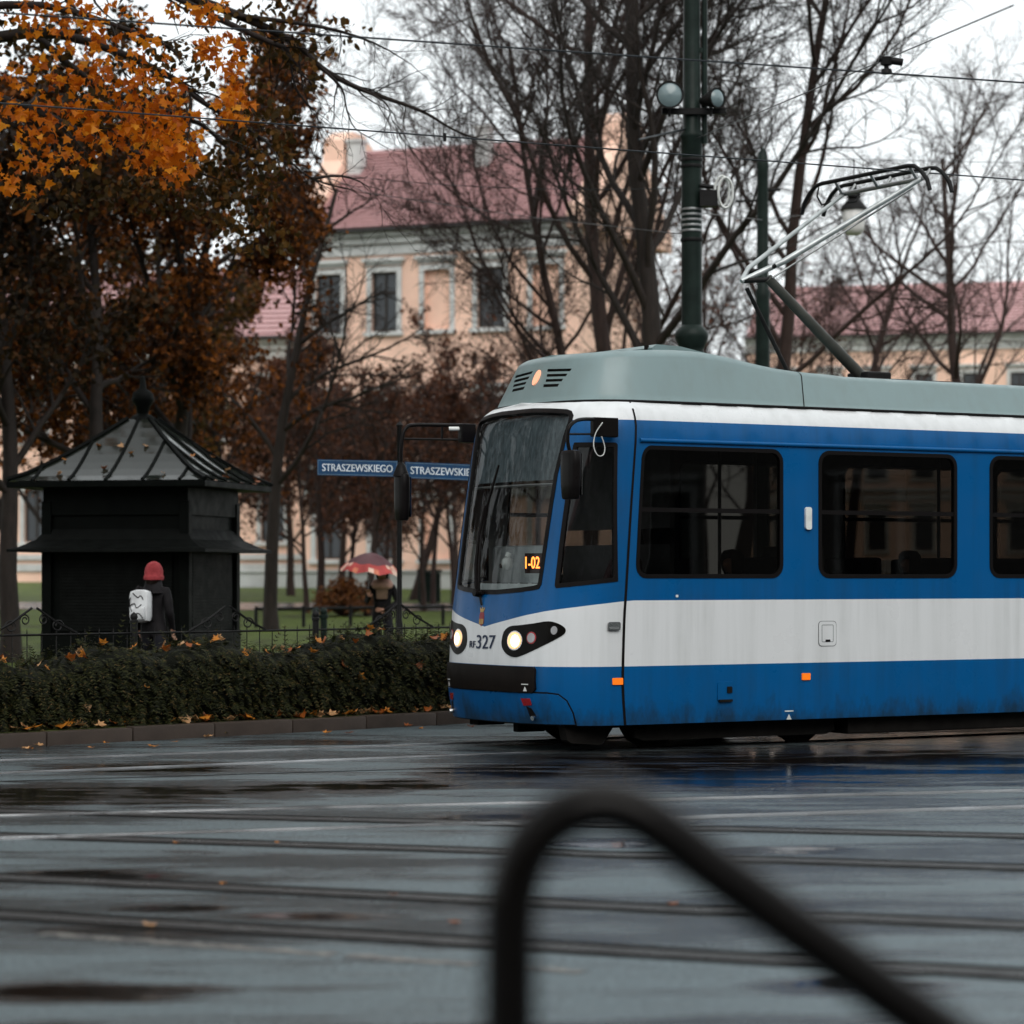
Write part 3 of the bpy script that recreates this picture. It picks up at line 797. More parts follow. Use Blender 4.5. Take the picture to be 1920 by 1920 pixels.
# roof equipment box
b = plane_t(1226, 650, -0.70); x0 = b.x
mb = MB()
pr_ = [(x0, 3.6), (x0 - 0.02, 3.735), (x0 + 0.03, 3.768), (x0 + 0.30, 3.76), (x0 + 0.62, 3.705), (x0 + 0.62, 3.6)]
mb.prism([(x, -0.70, z) for x, z in pr_], (0, 1.4, 0)); hb = mb.build('roof_box', M_FAIR, tram, smooth=20)
mb = MB(); mb.box((x0 - 0.014, 0.0, 3.712), (0.01, 1.2, 0.03)); mb.build('air_slit', M_UNDER, hb)
mb = MB(); mb.box((x0 - 0.016, -0.60, 3.725), (0.02, 0.05, 0.075)); mb.build('box_hinge', M_UNDER, hb)
# --- pantograph
pan = empty('pantograph', (0, 0, 0)); pan.parent = tram
def pt(px, py, t): return plane_t(px, py, t)
kn_ = pt(1440, 522, 0.0); bs = pt(1612, 700, 0.0)
mb = MB(); mb.tube([bs + Vector((0.06, 0, -0.06)), kn_], [0.062, 0.048], 14); mb.build('lower_arm', plain('dark green grey arm', (0.05, 0.052, 0.045), 0.45), pan, smooth=50)
k2 = pt(1390, 527, 0.12)
mb = MB(); mb.tube([pt(1478, 690, 0.1) + Vector((0, 0, -0.05)), pt(1400, 540, 0.1)], 0.022, 10); mb.build('coupling_rod', M_IRON, pan, smooth=50)
zw = pt(1640, 330, 0).z; xw = pt(1640, 330, 0.0).x
hl = Vector((xw, 0.5, zw - 0.12)); hr = Vector((xw, -0.75, zw - 0.12))
mb = MB(); mb.tube([k2, pt(1404, 502, 0.2), hl], [0.022, 0.025, 0.02], 10); mb.build('upper_arm_tube', M_ALU, pan, smooth=50)
mb = MB(); mb.tube([k2, pt(1470, 490, 0.0), hr], [0.028, 0.032, 0.024], 10); mb.build('upper_arm_tube', M_ALU, pan, smooth=50)
mb = MB(); mb.tube([pt(1448, 521, -0.05), Vector((xw, -0.6, zw - 0.2))], 0.010, 8); mb.build('stabiliser_rod', M_STEEL, pan, smooth=50)
mb = MB(); mb.tube([pt(1404, 510, 0.2), pt(1440, 505, 0.05), pt(1455, 497, 0.0)], 0.022, 8); mb.tube([pt(1392, 526, 0.12), pt(1450, 524, -0.02)], 0.028, 8); mb.build('knee_joint', M_IRON, pan, smooth=50)
mb = MB(); mb.box((bs.x + 0.35, 0, bs.z - 0.12), (1.5, 1.0, 0.07), ch=0.01)
for sx in (-0.3, 1.0):
    for sy in (-0.45, 0.45): mb.lathe([(0.05, -0.14), (0.05, 0.0), (0.03, 0.02), (0.05, 0.04)], (bs.x + sx, sy, bs.z - 0.14), 10)
mb.box((bs.x + 0.12, 0, bs.z - 0.05), (0.3, 0.35, 0.12), ch=0.02)
mb.build('base_frame', M_IRON, pan)
zw = pt(1640, 330, 0).z; xw = pt(1640, 330, 0.0).x
mb = MB()
for dx in (-0.14, 0.14):
    pl = []
    for i in range(21):
        y = -1.0 + 2.0*i/20; e = max(0.0, abs(y) - 0.72); pl.append((xw + dx, y, zw - 2.2*e*e))
    for yy in (1,):
        pl.append((xw + dx, 1.04, zw - 0.28))
    pl = [(xw + dx, -1.04, zw - 0.28)] + pl
    mb.tube(pl, 0.022, 8)
mb.build('collector_strip', M_IRON, pan, smooth=60)
mb = MB()
for y in (-0.72, -0.1, 0.48):
    mb.tube([(xw - 0.14, y, zw), (xw - 0.05, y, zw - 0.12), (xw + 0.05, y, zw - 0.12), (xw + 0.14, y, zw)], 0.016, 6)
mb.tube([(xw, -0.78, zw - 0.12), (xw, 0.56, zw - 0.12)], 0.024, 8)
mb.build('collector_yoke', M_STEEL, pan, smooth=60)
mb = MB()
mb.tube([pt(1535, 352, 0.95), pt(1532, 368, 0.9), pt(1541, 384, 0.85), pt(1560, 378, 0.8)], 0.010, 6); mb.tube([pt(1590, 380, 0.4), pt(1605, 378, 0.4), pt(1612, 364, 0.4), pt(1600, 356, 0.42)], 0.012, 6)
mb.build('flexible_cable', M_IRON, pan, smooth=60)
# --- mirrors
def mirror_unit(sgn):
    root = empty('wing_mirror', (0, 0, 0)); root.parent = tram
    if sgn > 0:
        q = lambda x, y, t=-1.40: plane_t(x, y, t)
        base = [plane_t(1108, 819, -1.2), plane_t(1155, 784, -1.2)]
        mb = MB(); c = (base[0] + base[1]) / 2; mb.box((c.x, -1.215, c.z), (base[1].x - base[0].x, 0.06, base[1].z - base[0].z), ch=0.01)
        mb.build('bracket_plate', M_BLACK, root)
        mb = MB(); mb.tube(smooth_curve([q(1112, 786, -1.25), q(1095, 786, -1.3), q(1080, 789, -1.36), q(1068, 800), q(1064.5, 815), q(1065, 832), q(1069, 848)], 4), 0.017, 8)
        mb.tube([q(1111, 814, -1.25), q(1065, 814)], 0.011, 6); mb.build('arm', M_BLACK, root, smooth=60)
        top, bot = q(1070, 844), q(1070, 936); w = 0.125
        mb = MB(); mb.tube(smooth_curve([q(1130, 792, -1.26), q(1117, 812, -1.27), q(1113, 835, -1.27), q(1120, 853, -1.27), q(1131, 853, -1.27), q(1134, 838, -1.27), q(1128, 818, -1.27)], 4), 0.005, 5)
        mb.build('cable_loop', M_WHITEP, root, smooth=60)
    else:
        q = lambda x, y, t=1.48: plane_t(x, y, t)
        mb = MB(); a, b = q(871, 830, 1.18), q(884, 795, 1.18); c = (a + b)/2; mb.box((c.x, 1.2, c.z), (0.16, 0.08, b.z - a.z), ch=0.01); mb.build('bracket_plate', M_BLACK, root)
        mb = MB(); mb.tube(smooth_curve([q(880, 798, 1.2), q(830, 797, 1.32), q(776, 797), q(762, 802), q(755.5, 815), q(752, 845), q(752, 880)], 4), 0.019, 8)
        mb.tube([q(880, 825, 1.2), q(829, 824, 1.32), q(758, 823)], 0.013, 6); mb.tube([q(829, 797, 1.32), q(829, 824, 1.32)], 0.012, 6); mb.build('arm', M_BLACK, root, smooth=60)
        mb = MB(); mb.tube([q(842, 804, 1.28), q(870, 804, 1.2)], 0.022, 10); mb.build('marker_lamp', M_WHITEP, root, smooth=60)
        mb = MB(); mb.lathe([(0.02, 0.0), (0.045, -0.04), (0.075, -0.12), (0.08, -0.14)], q(752, 866), 12); mb.build('ball_joint', M_RUBBER, root, smooth=60)
        top, bot = q(753.5, 888), q(753.5, 976); w = 0.105
    mb = MB(); h = top.z - bot.z; cx = (top + bot)/2
    prof = [(-0.5, 0.72), (-0.47, 0.85), (-0.2, 0.95), (0.2, 1.0), (0.42, 0.98), (0.48, 0.88), (0.5, 0.6)]
    vs = []; n = 20
    for (zz, k_) in prof:
        for j in range(n):
            a_ = 2*math.pi*j/n; ca, sa = math.cos(a_), math.sin(a_)
            r_ = 1 / (abs(ca)**3.5 + abs(sa)**3.5) ** (1/3.5)
            vs.append((cx.x + 0.055*k_*r_*ca, cx.y + w*k_*r_*sa, cx.z + zz*h))
    fs = [(i*n+j, i*n+(j+1)%n, (i+1)*n+(j+1)%n, (i+1)*n+j) for i in range(len(prof)-1) for j in range(n)] + [list(range(n)), [(len(prof)-1)*n+j for j in range(n)]]
    mb.add(vs, fs); hs = mb.build('mirror_housing', M_BLACK, root, smooth=50)
    mb = MB(); mb.box((cx.x + 0.056, cx.y, cx.z), (0.004, w*1.6, h*0.85)); mb.build('mirror_glass', M_CHROME, hs)
mirror_unit(1); mirror_unit(-1)
# --- wiper
wip = empty('wiper', (0, 0, 0)); wip.parent = tram
def on(px, py, o): q = unproj(px, py); return surf(*q) + snormal(*q) * o
mb = MB(); mb.tube([on(899, 1110, 0.03), on(903, 1060, 0.06), on(909, 1003, 0.06), on(918, 949, 0.05)], [0.022, 0.02, 0.016, 0.012], 8)
mb.tube([on(903, 1110, 0.03), on(909, 1060, 0.06), on(913, 1003, 0.06)], 0.012, 8); mb.build('wiper_arm', M_BLACK, wip, smooth=60)
mb = MB(); mb.tube([on(908, 1010, 0.028), on(917, 955, 0.03), on(940, 873, 0.028)], [0.011, 0.014, 0.010], 6); mb.build('wiper_blade', M_RUBBER, wip, smooth=60)
mb = MB(); p = on(901, 1113, 0.0); q = on(901, 1113, 0.07); mb.tube([p, q], 0.035, 12); mb.tube([on(893, 1112, 0.03), on(910, 1112, 0.03)], 0.018, 8); mb.tube([on(902, 1110, .02), on(905, 1135, .012)], 0.010, 6); mb.build('wiper_pivot', M_RUBBER, wip, smooth=60)
# --- cab interior
mb = MB()
pl = []
for i in range(13):
    y = -1.0 + 2.0*i/12; pl.append((0.22 + 0.28*abs(y)**2.4, y))
poly = [Vector((x, y, 1.53)) for x, y in pl] + [Vector((0.95, 1.0, 1.53)), Vector((0.95, -1.0, 1.53))]
mb.prism(poly, (0, 0, -0.5)); dash = mb.build('dashboard', M_DASH, tram)
mb = MB()
for i in range(9):
    y = -0.72 + 1.44*i/8; mb.box((0.34 + 0.28*abs(y)**2.4, y, 1.533), (0.035, 0.09, 0.006))
mb.build('defroster_slots', M_RUBBER, dash)
a = plane_s(914, 1024, 0.78); b = plane_s(1016, 1075, 0.78)
mb = MB(); mb.box((0.88, (a.y+b.y)/2, (a.z+1.5)/2), (0.2, abs(a.y-b.y), a.z-1.5), ch=0.05); mb.build('instrument_console', plain('console grey', (0.34, 0.37, 0.38), 0.5), dash, smooth=40)
a = plane_s(951, 1057, 0.6)
mb = MB(); mb.lathe([(0.001, -0.07), (0.04, -0.055), (0.058, -0.01), (0.05, 0.04), (0.02, 0.062), (0.001, 0.064)], a, 16); mb.tube([a + Vector((0, 0, 0.06)), a + Vector((0.02, 0, 0.1))], 0.03, 8); cm = mb.build('cab_camera', M_WHITEP, dash, smooth=60)
mb = MB(); mb.tube([a + Vector((-0.04, 0.03, -0.02)), a + Vector((-0.062, 0.035, -0.02))], 0.022, 10); mb.build('camera_lens', M_BLACK, cm, smooth=60)
a = plane_s(984, 1075, 0.42); b = plane_s(1016, 1037, 0.42)
mb = MB(); mb.box((0.44, (a.y+b.y)/2, (a.z+b.z)/2), (0.04, abs(a.y-b.y), abs(b.z-a.z))); dsp = mb.build('route_display', plain('display face', (0.02, 0.008, 0.007), 0.4), dash)
V, Fc = text_polys('1-02'); a = plane_s(985.5, 1066, 0.415); b = plane_s(1012, 1043.5, 0.415)
for k_ in range(2):
    fat(V, Fc, 'display_digits', M_LED, dsp, lambda x, y: Vector((0.415 - 0.0005*k_, a.y + (b.y-a.y)*x + 0.005*k_, a.z + (b.z-a.z)*y)))
# sun blind behind the upper part of the screen
zb = unproj(960, 908)[1]; zt = max(p[1] for p in WSCREEN) - 0.04
bo = [(q, z) for q, z in densify(WSCREEN, 0.05) if z > zb]
qm = max(q for q, z in bo if z < zb + 0.1) - 0.02
zl = offset_poly([p for p in bo], -0.02)
pts_b = sorted([p for p in zl if p[0] > 0], key=lambda p: p[1])
blind = [(-q, z) for q, z in reversed(pts_b)] + pts_b
blind = sorted([p for p in zl if p[0] <= 0], key=lambda p: p[1])[::-1] + pts_b
ring = [(-q, z) for q, z in reversed(pts_b)] 
blind = pts_b + [(-q, z) for q, z in reversed(pts_b)]
patch('sun_blind', blind, M_BLIND, tram, off=-0.07, step=0.08, depth=0.002)
mb = MB(); mb.tube([surf(q, zb) - snormal(q, zb)*0.075 for q in [i*0.1 for i in range(-9, 10)]], 0.012, 6); mb.build('blind_rail', M_STEEL, tram)
# saloon: floor, ceiling, partition, seats, poles
mb = MB(); mb.box((LEN/2 + 0.4, 0, 0.5), (LEN - 1.0, 2.2, 0.06)); mb.build('saloon_floor', M_DARKIN, tram)
mb = MB(); mb.box((LEN/2 + 0.35, 0, 2.97), (LEN - 1.2, 2.1, 0.04)); mb.build('saloon_ceiling', M_LINING, tram)
mb = MB(); mb.box((1.62, 0.2, 1.2), (0.05, 1.9, 1.4)); mb.box((1.62, 0.2, 2.5), (0.05, 1.9, 0.9)); mb.build('cab_partition', plain('cab partition', (0.10, 0.105, 0.11), 0.6), tram)
mb = MB(); mb.box((0.97, -0.1, 1.0), (0.12, 1.5, 1.0)); mb.build('cab_bulkhead', plain('cab bulkhead', (0.14, 0.15, 0.155), 0.6), tram)
mb = MB(); mb.box((3.12, -0.62, 1.28), (0.05, 0.95, 1.22), ch=0.02); mb.build('seat_screen', plain('grey screen panel', (0.13, 0.125, 0.12), 0.5), tram)
seat0 = None
for row, (sx, sy) in enumerate([(x, y) for x in (2.35, 3.55, 4.55, 5.5, 6.5, 7.5, 8.6) for y in (-0.72, 0.72)]):
    st = empty('seat', (sx, sy, 0.53)); st.parent = tram
    if seat0 is None:
        m1 = MB(); m1.box((0, 0, 0.42), (0.46, 0.78, 0.09), ch=0.03); c1 = m1.build('cushion', M_SEAT, st)
        m1 = MB(); m1.box((0.24, 0, 0.82), (0.08, 0.78, 0.86), ch=0.035); c2 = m1.build('backrest', M_SEAT, st)
        m1 = MB(); m1.box((0.05, 0, 0.2), (0.3, 0.1, 0.4)); c3 = m1.build('pedestal', M_DARKIN, st); seat0 = (c1, c2, c3)
    else:
        for c_ in seat0: d_ = c_.copy(); COL.objects.link(d_); d_.parent = st
for sx, sy in ((2.9, -0.3), (2.9, 0.3), (4.1, 0.3), (5.2, -0.3), (6.1, 0.3), (7.2, -0.3)):
    mb = MB(); mb.tube([(sx, sy, 0.53), (sx, sy, 2.95)], 0.018, 8); mb.build('grab_pole', M_STEEL, tram, smooth=60)
# --- running gear
mb = MB(); mb.box((LEN/2 + 0.7, 0, 0.38), (LEN - 1.5, 2.1, 0.18)); mb.build('underframe', M_UNDER, tram)
dl = [plane_t(x, y, -0.95) for x, y in ((1058, 1358), (1064, 1388), (1072, 1394), (1124, 1397), (1131, 1394), (1153, 1358))]
mb = MB(); mb.prism(dl, (0, 0.12, 0)); mb.build('lifeguard', M_UNDER, tram)
for (x, w, zb_) in ((plane_s(888, 1368, 0.35), 0.16, 0.17), (plane_s(975, 1372, 0.4), 0.09, 0.14)):
    mb = MB(); mb.box((0.5, x.y, (zb_ + 0.28)/2), (0.3, w, 0.28 - zb_), ch=0.01); mb.build('coupler_fitting', M_UNDER, tram)
def bogie(s0):
    b = empty('bogie', (s0, 0, 0)); b.parent = tram
    for sy in (-0.98, 0.98):
        m1 = MB(); m1.prism([(-1.15, sy, 0.12), (-1.05, sy, 0.085), (1.05, sy, 0.085), (1.15, sy, 0.12), (1.1, sy, 0.42), (-1.02, sy, 0.42), (-1.02, sy, 0.19), (-1.15, sy, 0.19)], (0, 0.08 if sy < 0 else -0.08, 0)); m1.build('side_frame', M_UNDER, b)
    for dx in (-0.85, 0.85):
        for sy in (-0.72, 0.72):
            m1 = MB(); Mx = Matrix.Rotation(R(90), 4, 'X')
            m1.lathe([(0.0, -0.055), (0.24, -0.055), (0.29, -0.05), (0.30, 0.05), (0.32, 0.055), (0.32, 0.07), (0.0, 0.07)], (dx, sy, 0.305), 28, Mx); m1.build('wheel', M_UNDER, b, smooth=40)
        m1 = MB(); m1.tube([(dx, -0.75, 0.305), (dx, 0.75, 0.305)], 0.06, 10); m1.build('axle', M_UNDER, b, smooth=60)
bogie(2.2); bogie(9.8)
mb = MB(); mb.box((6.0, -0.86, 0.25), (5.1, 0.4, 0.34), ch=0.02); mb.build('equipment_box', M_UNDER, tram)

# the tram's own track and the others of the junction
def nearrail(t): 
    q = T0 + v2 * t; return (Vector((q.x, q.y, 0)), Vector((q.x, q.y, 0)) + u2 * 5)
track('two rails the tram is standing on, running under it', [nearrail(-0.72), nearrail(0.72)])
track('pair of bright rails just in front of the tram', [(G(250, 1523), G(1669, 1488)), (G(250, 1564), G(1669, 1520))], 26)
track('pair of dark rails crossing below the bright rails behind the bent tube', [(G(250, 1573), G(1669, 1618)), (G(250, 1526), G(1669, 1561))], 26, False)
track('closest pair of rails crossing low behind the bent tube', [(G(250, 1655), G(1669, 1722)), (G(250, 1727), G(1669, 1810))], 20, False)
mb = MB()
def strip(mb, A, B, w, z, ext=0, n=40, jag=0.0, rnd=random.Random(1), gaps=()):
    d = (B - A).normalized(); nn = Vector((-d.y, d.x, 0)); A = A - d*ext; B = B + d*ext
    for i in range(n):
        if any(a <= i/n < b for a, b in gaps): continue
        p = A + (B-A)*(i/n); q = A + (B-A)*((i+0.96 if jag else i+1)/n); k = [w/2 + (rnd.uniform(-jag, jag) if jag else 0) for _ in range(4)]
        mb.add([(*(p + nn*k[0])[:2], z), (*(p - nn*k[1])[:2], z), (*(q - nn*k[2])[:2], z), (*(q + nn*k[3])[:2], z)], [(0, 1, 2, 3)])
strip(mb, G(250, 1458), G(960, 1437), 0.05, 0.003, 12)
tag(mb.build('tar_joint', M_GROOVE), kind='structure')
t = NT('worn road paint'); nz = t.noise(14, t.coord(), 5, 0.7)
t.set(t.ramp(nz, [(0.45, (0.05, 0.05, 0.05)), (0.66, (0.26, 0.25, 0.22))]), 0.35); M_RPAINT = t.m
mb = MB(); strip(mb, G(252, 1764), G(885, 1809), 0.11, 0.003, 0.5, 44, 0.02, random.Random(3), ((0.55, 0.58), (0.8, 0.83))); tag(mb.build('lane_marking', M_RPAINT), kind='structure')

# ------------------------------------------------------------------ BUILDINGS
M_PEACH = plain('peach render', (0.84, 0.555, 0.43), 0.8, var=0.2, scale=0.45, bump=0.1)
M_TRIM = plain('pale stone trim', (0.52, 0.53, 0.52), 0.7, var=0.2, scale=1.0)
M_WINFR = plain('dark window frame', (0.03, 0.025, 0.022), 0.5)
M_WPANE = NT('window pane').set((0.02, 0.025, 0.03), 0.06, 0, 0.6).m
t = NT('red clay tiles'); wv = t.n('ShaderNodeTexWave'); wv.wave_type = 'BANDS'; wv.bands_direction = 'X'; wv.inputs['Scale'].default_value = 1.6; wv.inputs['Distortion'].default_value = 0.4
t.l(t.coord(), wv.inputs['Vector']); nz = t.noise(1.5, t.coord(), 5, 0.7)
t.set(t.mix(t.math('MULTIPLY', wv.outputs[1], 0.35), t.ramp(nz, [(0.3, (0.46, 0.27, 0.27)), (0.7, (0.60, 0.37, 0.365))]), (0.34, 0.18, 0.18)), 0.4, 0, 0.5); M_TILE = t.m
M_TILEE = plain('shaded tile butts', (0.27, 0.145, 0.145), 0.7)  # risers coloured darker, painting the row shade that flat light leaves out
M_GUTTER = plain('dark gutter', (0.035, 0.033, 0.033), 0.5)

def building(name, label, o, a, length, depth, zbase, zeave, zridge, wins, storeys, rows, simple=False, wallm=None):
    """o: left front corner on the ground, a: direction of the facade"""
    root = empty(name, (o.x, o.y, zbase), math.atan2(a.y, a.x), label=label, cat='building')
    H = zeave - zbase; Hr = zridge - zbase
    # wall with openings: piers and spandrels as one wall mesh
    xs = sorted(set([0.0, length] + [w for x0, x1, _ in wins for w in (x0, x1)]))
    zs_ = sorted(set([0.0, H] + [w for z0, z1 in storeys for w in (z0 - zbase, z1 - zbase)]))
    op = [(x0, x1, z0 - zbase, z1 - zbase, blind) for x0, x1, blind in wins for z0, z1 in storeys]
    mb = MB()
    for i in range(len(xs)-1):
        for j in range(len(zs_)-1):
            cx, cz = (xs[i]+xs[i+1])/2, (zs_[j]+zs_[j+1])/2
            hole = any(x0 < cx < x1 and z0 < cz < z1 for x0, x1, z0, z1, _ in op)
            y = 0.22 if hole else 0.0
            mb.add([(xs[i], y, zs_[j]), (xs[i+1], y, zs_[j]), (xs[i+1], y, zs_[j+1]), (xs[i], y, zs_[j+1])], [(0, 1, 2, 3)])
    for x0, x1, z0, z1, _ in op:
        mb.add([(x0,0,z0),(x0,.22,z0),(x0,.22,z1),(x0,0,z1)], [(0,1,2,3)]); mb.add([(x1,0,z0),(x1,.22,z0),(x1,.22,z1),(x1,0,z1)], [(0,1,2,3)])
        mb.add([(x0,0,z0),(x1,0,z0),(x1,.22,z0),(x0,.22,z0)], [(0,1,2,3)]); mb.add([(x0,0,z1),(x1,0,z1),(x1,.22,z1),(x0,.22,z1)], [(0,1,2,3)])
    mb.add([(0,0,0),(0,depth,0),(0,depth,H),(0,depth/2,Hr),(0,0,H)], [(0,1,2,3,4)]); mb.add([(length,0,0),(length,depth,0),(length,depth,H),(length,depth/2,Hr),(length,0,H)], [(0,1,2,3,4)])
    mb.add([(0,depth,0),(length,depth,0),(length,depth,H),(0,depth,H)], [(0,1,2,3)])
    mb.build('wall', wallm or M_PEACH, root, fix=False)
    for x0, x1, z0, z1, blind in op:
        w = empty('window', (x0, 0, z0)); w.parent = root
        ww, hh = x1 - x0, z1 - z0
        m1 = MB()
        for bx, bz, sx, sz in ((-0.09, hh/2, 0.18, hh + 0.36), (ww + 0.09, hh/2, 0.18, hh + 0.36), (ww/2, hh + 0.09, ww, 0.18)): m1.box((bx, -0.025, bz), (sx, 0.09, sz))
        m1.build('surround', M_TRIM, w)
        m1 = MB(); m1.box((ww/2, -0.07, -0.09), (ww + 0.5, 0.22, 0.14)); m1.build('sill', M_TRIM, w)
        m1 = MB(); m1.box((ww/2, -0.1, hh + 0.42), (ww + 0.62, 0.28, 0.13)); m1.box((ww/2, -0.05, hh + 0.30), (ww + 0.42, 0.14, 0.12)); m1.build('hood', M_TRIM, w)
        if simple:
            m1 = MB(); m1.box((ww/2, 0.17, hh/2), (ww, 0.015, hh)); m1.build('pane', M_WPANE, w); continue
        if not blind:
            m1 = MB()
            for bx, bz, sx, sz in ((0.04, hh/2, 0.08, hh), (ww-0.04, hh/2, 0.08, hh), (ww/2, 0.04, ww-0.16, 0.08), (ww/2, hh-0.04, ww-0.16, 0.08), (ww/2, hh/2, 0.07, hh-0.16), (ww/4, hh*0.66, ww/2-0.12, 0.09), (3*ww/4, hh*0.66, ww/2-0.12, 0.09)): m1.box((bx, 0.15, bz), (sx, 0.07, sz))
            m1.build('window_frame', M_WINFR, w)
            for bx0, bx1 in ((0.08, ww/2-0.035), (ww/2+0.035, ww-0.08)):
                for bz0, bz1 in ((0.08, hh*0.66-0.045), (hh*0.66+0.045, hh-0.08)):
                    m1 = MB(); m1.box(((bx0+bx1)/2, 0.17, (bz0+bz1)/2), (bx1-bx0, 0.015, bz1-bz0)); m1.build('pane', M_WPANE, w)
    # belts and cornice
    for zz, hgt, pr in [(z0 - zbase - 0.62, 0.22, 0.16) for z0, z1 in storeys[:-1]] + [(z0 - zbase - 1.05, 0.30, 0.10) for z0, z1 in storeys[:-1]]:
        m1 = MB(); m1.box((length/2, -pr/2, zz), (length + 0.1, pr, hgt)); m1.build('belt_course', M_TRIM, root)
    for k_, (zz, hgt, pr) in enumerate(((H - 0.62, 0.34, 0.12), (H - 0.30, 0.22, 0.26), (H - 0.09, 0.16, 0.42))):
        m1 = MB(); m1.box((length/2, -pr/2, zz), (length + 0.2, pr, hgt)); m1.build('cornice', M_TRIM, root)
    m1 = MB(); m1.box((length/2, -0.55, H + 0.06), (length + 0.2, 0.2, 0.14)); m1.build('gutter', M_GUTTER, root)
    # stepped rows of tiles on the front slope, plain rear slope
    mb = MB(); L2 = length + 0.0; y0 = -0.5; z0 = H + 0.02; y1 = depth/2; z1 = Hr + 0.1
    for r_ in range(rows):
        fa, fb = r_/rows, (r_+1)/rows
        ya, za = y0 + (y1-y0)*fa, z0 + (z1-z0)*fa; yb, zb_ = y0 + (y1-y0)*fb, z0 + (z1-z0)*fb
        nx = Vector((0, -(z1-z0), (y1-y0))).normalized() * 0.07
        mb.add([(0, ya + nx.y, za + nx.z), (L2, ya + nx.y, za + nx.z), (L2, yb, zb_), (0, yb, zb_)], [(0, 1, 2, 3)])
        mb.mi = 1; mb.add([(0, ya, za), (L2, ya, za), (L2, ya + nx.y, za + nx.z), (0, ya + nx.y, za + nx.z)], [(0, 1, 2, 3)]); mb.mi = 0
    mb.add([(0, y1, z1), (L2, y1, z1), (L2, depth + 0.5, H), (0, depth + 0.5, H)], [(0, 1, 2, 3)])
    rf = mb.build('roof', [M_TILE, M_TILEE], root, fix=False)
    m1 = MB(); m1.tube([(0, y1, z1 + 0.02), (length, y1, z1 + 0.02)], 0.13, 8); m1.build('ridge_tiles', M_TILE, rf, smooth=60)
    return root, rf, H, Hr
def fac(px, o, a):           # metres along a facade for a pixel column
    k_ = (px - 960) / F; return (k_ * o.y - o.x) / (a.x - k_ * a.y)
bo_ = Vector(((572 - 960)/F*95.5, 95.5, 0)); ba = Vector((0.926, -0.38, 0)).normalized()
wins = []
for c_, bl in ((616, 0), (721, 0), (820, 1), (920, 0), (1024, 1)):
    x = fac(c_, bo_, ba); wins.append((x - 0.5, x + 0.5, bl))
ZE = 13.75
root, rf, H, Hr = building('peach_building', 'peach rendered old building with red tiled roof and pale window surrounds behind the trees', bo_, ba, fac(1088, bo_, ba), 7.6, 1.2, ZE, 17.1, wins, [(2.2, 4.3), (5.6, 7.8), (10.25, 12.35)], 24)
# raised gable parapet at the near-left end
mb = MB()
prof = [(-0.55, H - 0.2), (-0.55, H + 0.55), (0.4, H + 0.9), (2.55, H + 3.1), (2.55, H + 3.85), (3.3, H + 4.25), (4.3, H + 4.25), (5.05, H + 3.85), (5.05, H + 3.1), (7.4, H + 0.9), (8.1, H + 0.5), (8.1, H - 0.2)]
mb.prism([(-0.55, y, z) for y, z in prof], (0.85, 0, 0)); mb.build('gable_parapet', M_PEACH, root)
for px, hh in ((877, 1.1), (650, 0.9)):
    x = fac(px, bo_, ba) + (-0.6 if px > 700 else -1.0)
    mb = MB(); mb.box((x, 2.9, H + 2.9 + hh/2 - 0.2), (0.55, 0.5, hh + 0.3), ch=0.03); mb.box((x, 2.9, H + 2.9 + hh), (0.68, 0.62, 0.12)); mb.build('chimney', M_TRIM, rf)
mb = MB(); Lb = fac(1088, bo_, ba); mb.prism([(Lb - 0.3, y, z) for y, z in prof], (0.85, 0, 0)); mb.build('gable_parapet', M_PEACH, root)
bo2 = Vector(((1400 - 960)/F*150, 150, 0)); ba2 = Vector((0.97, -0.24, 0)).normalized()
wins2 = [(1.6 + 2.6*i, 2.6 + 2.6*i, 0) for i in range(8)]
building('far_building', 'lower far building with red tiled roof seen right of the pantograph', bo2, ba2, 24.0, 10.0, 1.3, 14.9, 18.1, wins2, [(3.0, 5.2), (7.0, 9.2), (10.6, 12.8)], 16)

building('wing_building', 'peach building wing half hidden behind the trees left of the gable', Vector((-24.0, 112, 0)), Vector((0.97, -0.24, 0)).normalized(), 16.0, 9.0, 1.3, 11.2, 14.4, [(1.2 + 2.6*i, 2.2 + 2.6*i, 0) for i in range(6)], [(3.0, 5.2), (7.2, 9.4)], 14)
building('added_house', 'added unseen grey house across the street, mirrored in the tram side windows', Vector((46, 36, 0)), Vector((0, -1, 0)), 84.0, 12.0, 0.0, 14.0, 17.0, [(2.0 + 6*i, 3.6 + 6*i, 0) for i in range(13)], [(1.5, 4.0), (6.0, 8.4)], 6, True, plain('added house grey render', (0.16, 0.15, 0.14), 0.8))  # added out of view so the side windows reflect something dark
building('added_house', 'added unseen long dark house behind the camera, mirrored in the cab window', Vector((48, -28, 0)), Vector((-1, 0, 0)), 110.0, 12.0, 0.0, 15.0, 18.0, [(2.0 + 8*i, 3.8 + 8*i, 0) for i in range(13)], [(1.5, 4.0), (6.0, 8.4)], 6, True, plain('added house dark render', (0.13, 0.12, 0.11), 0.8))  # added behind the camera to darken what the cab glass reflects
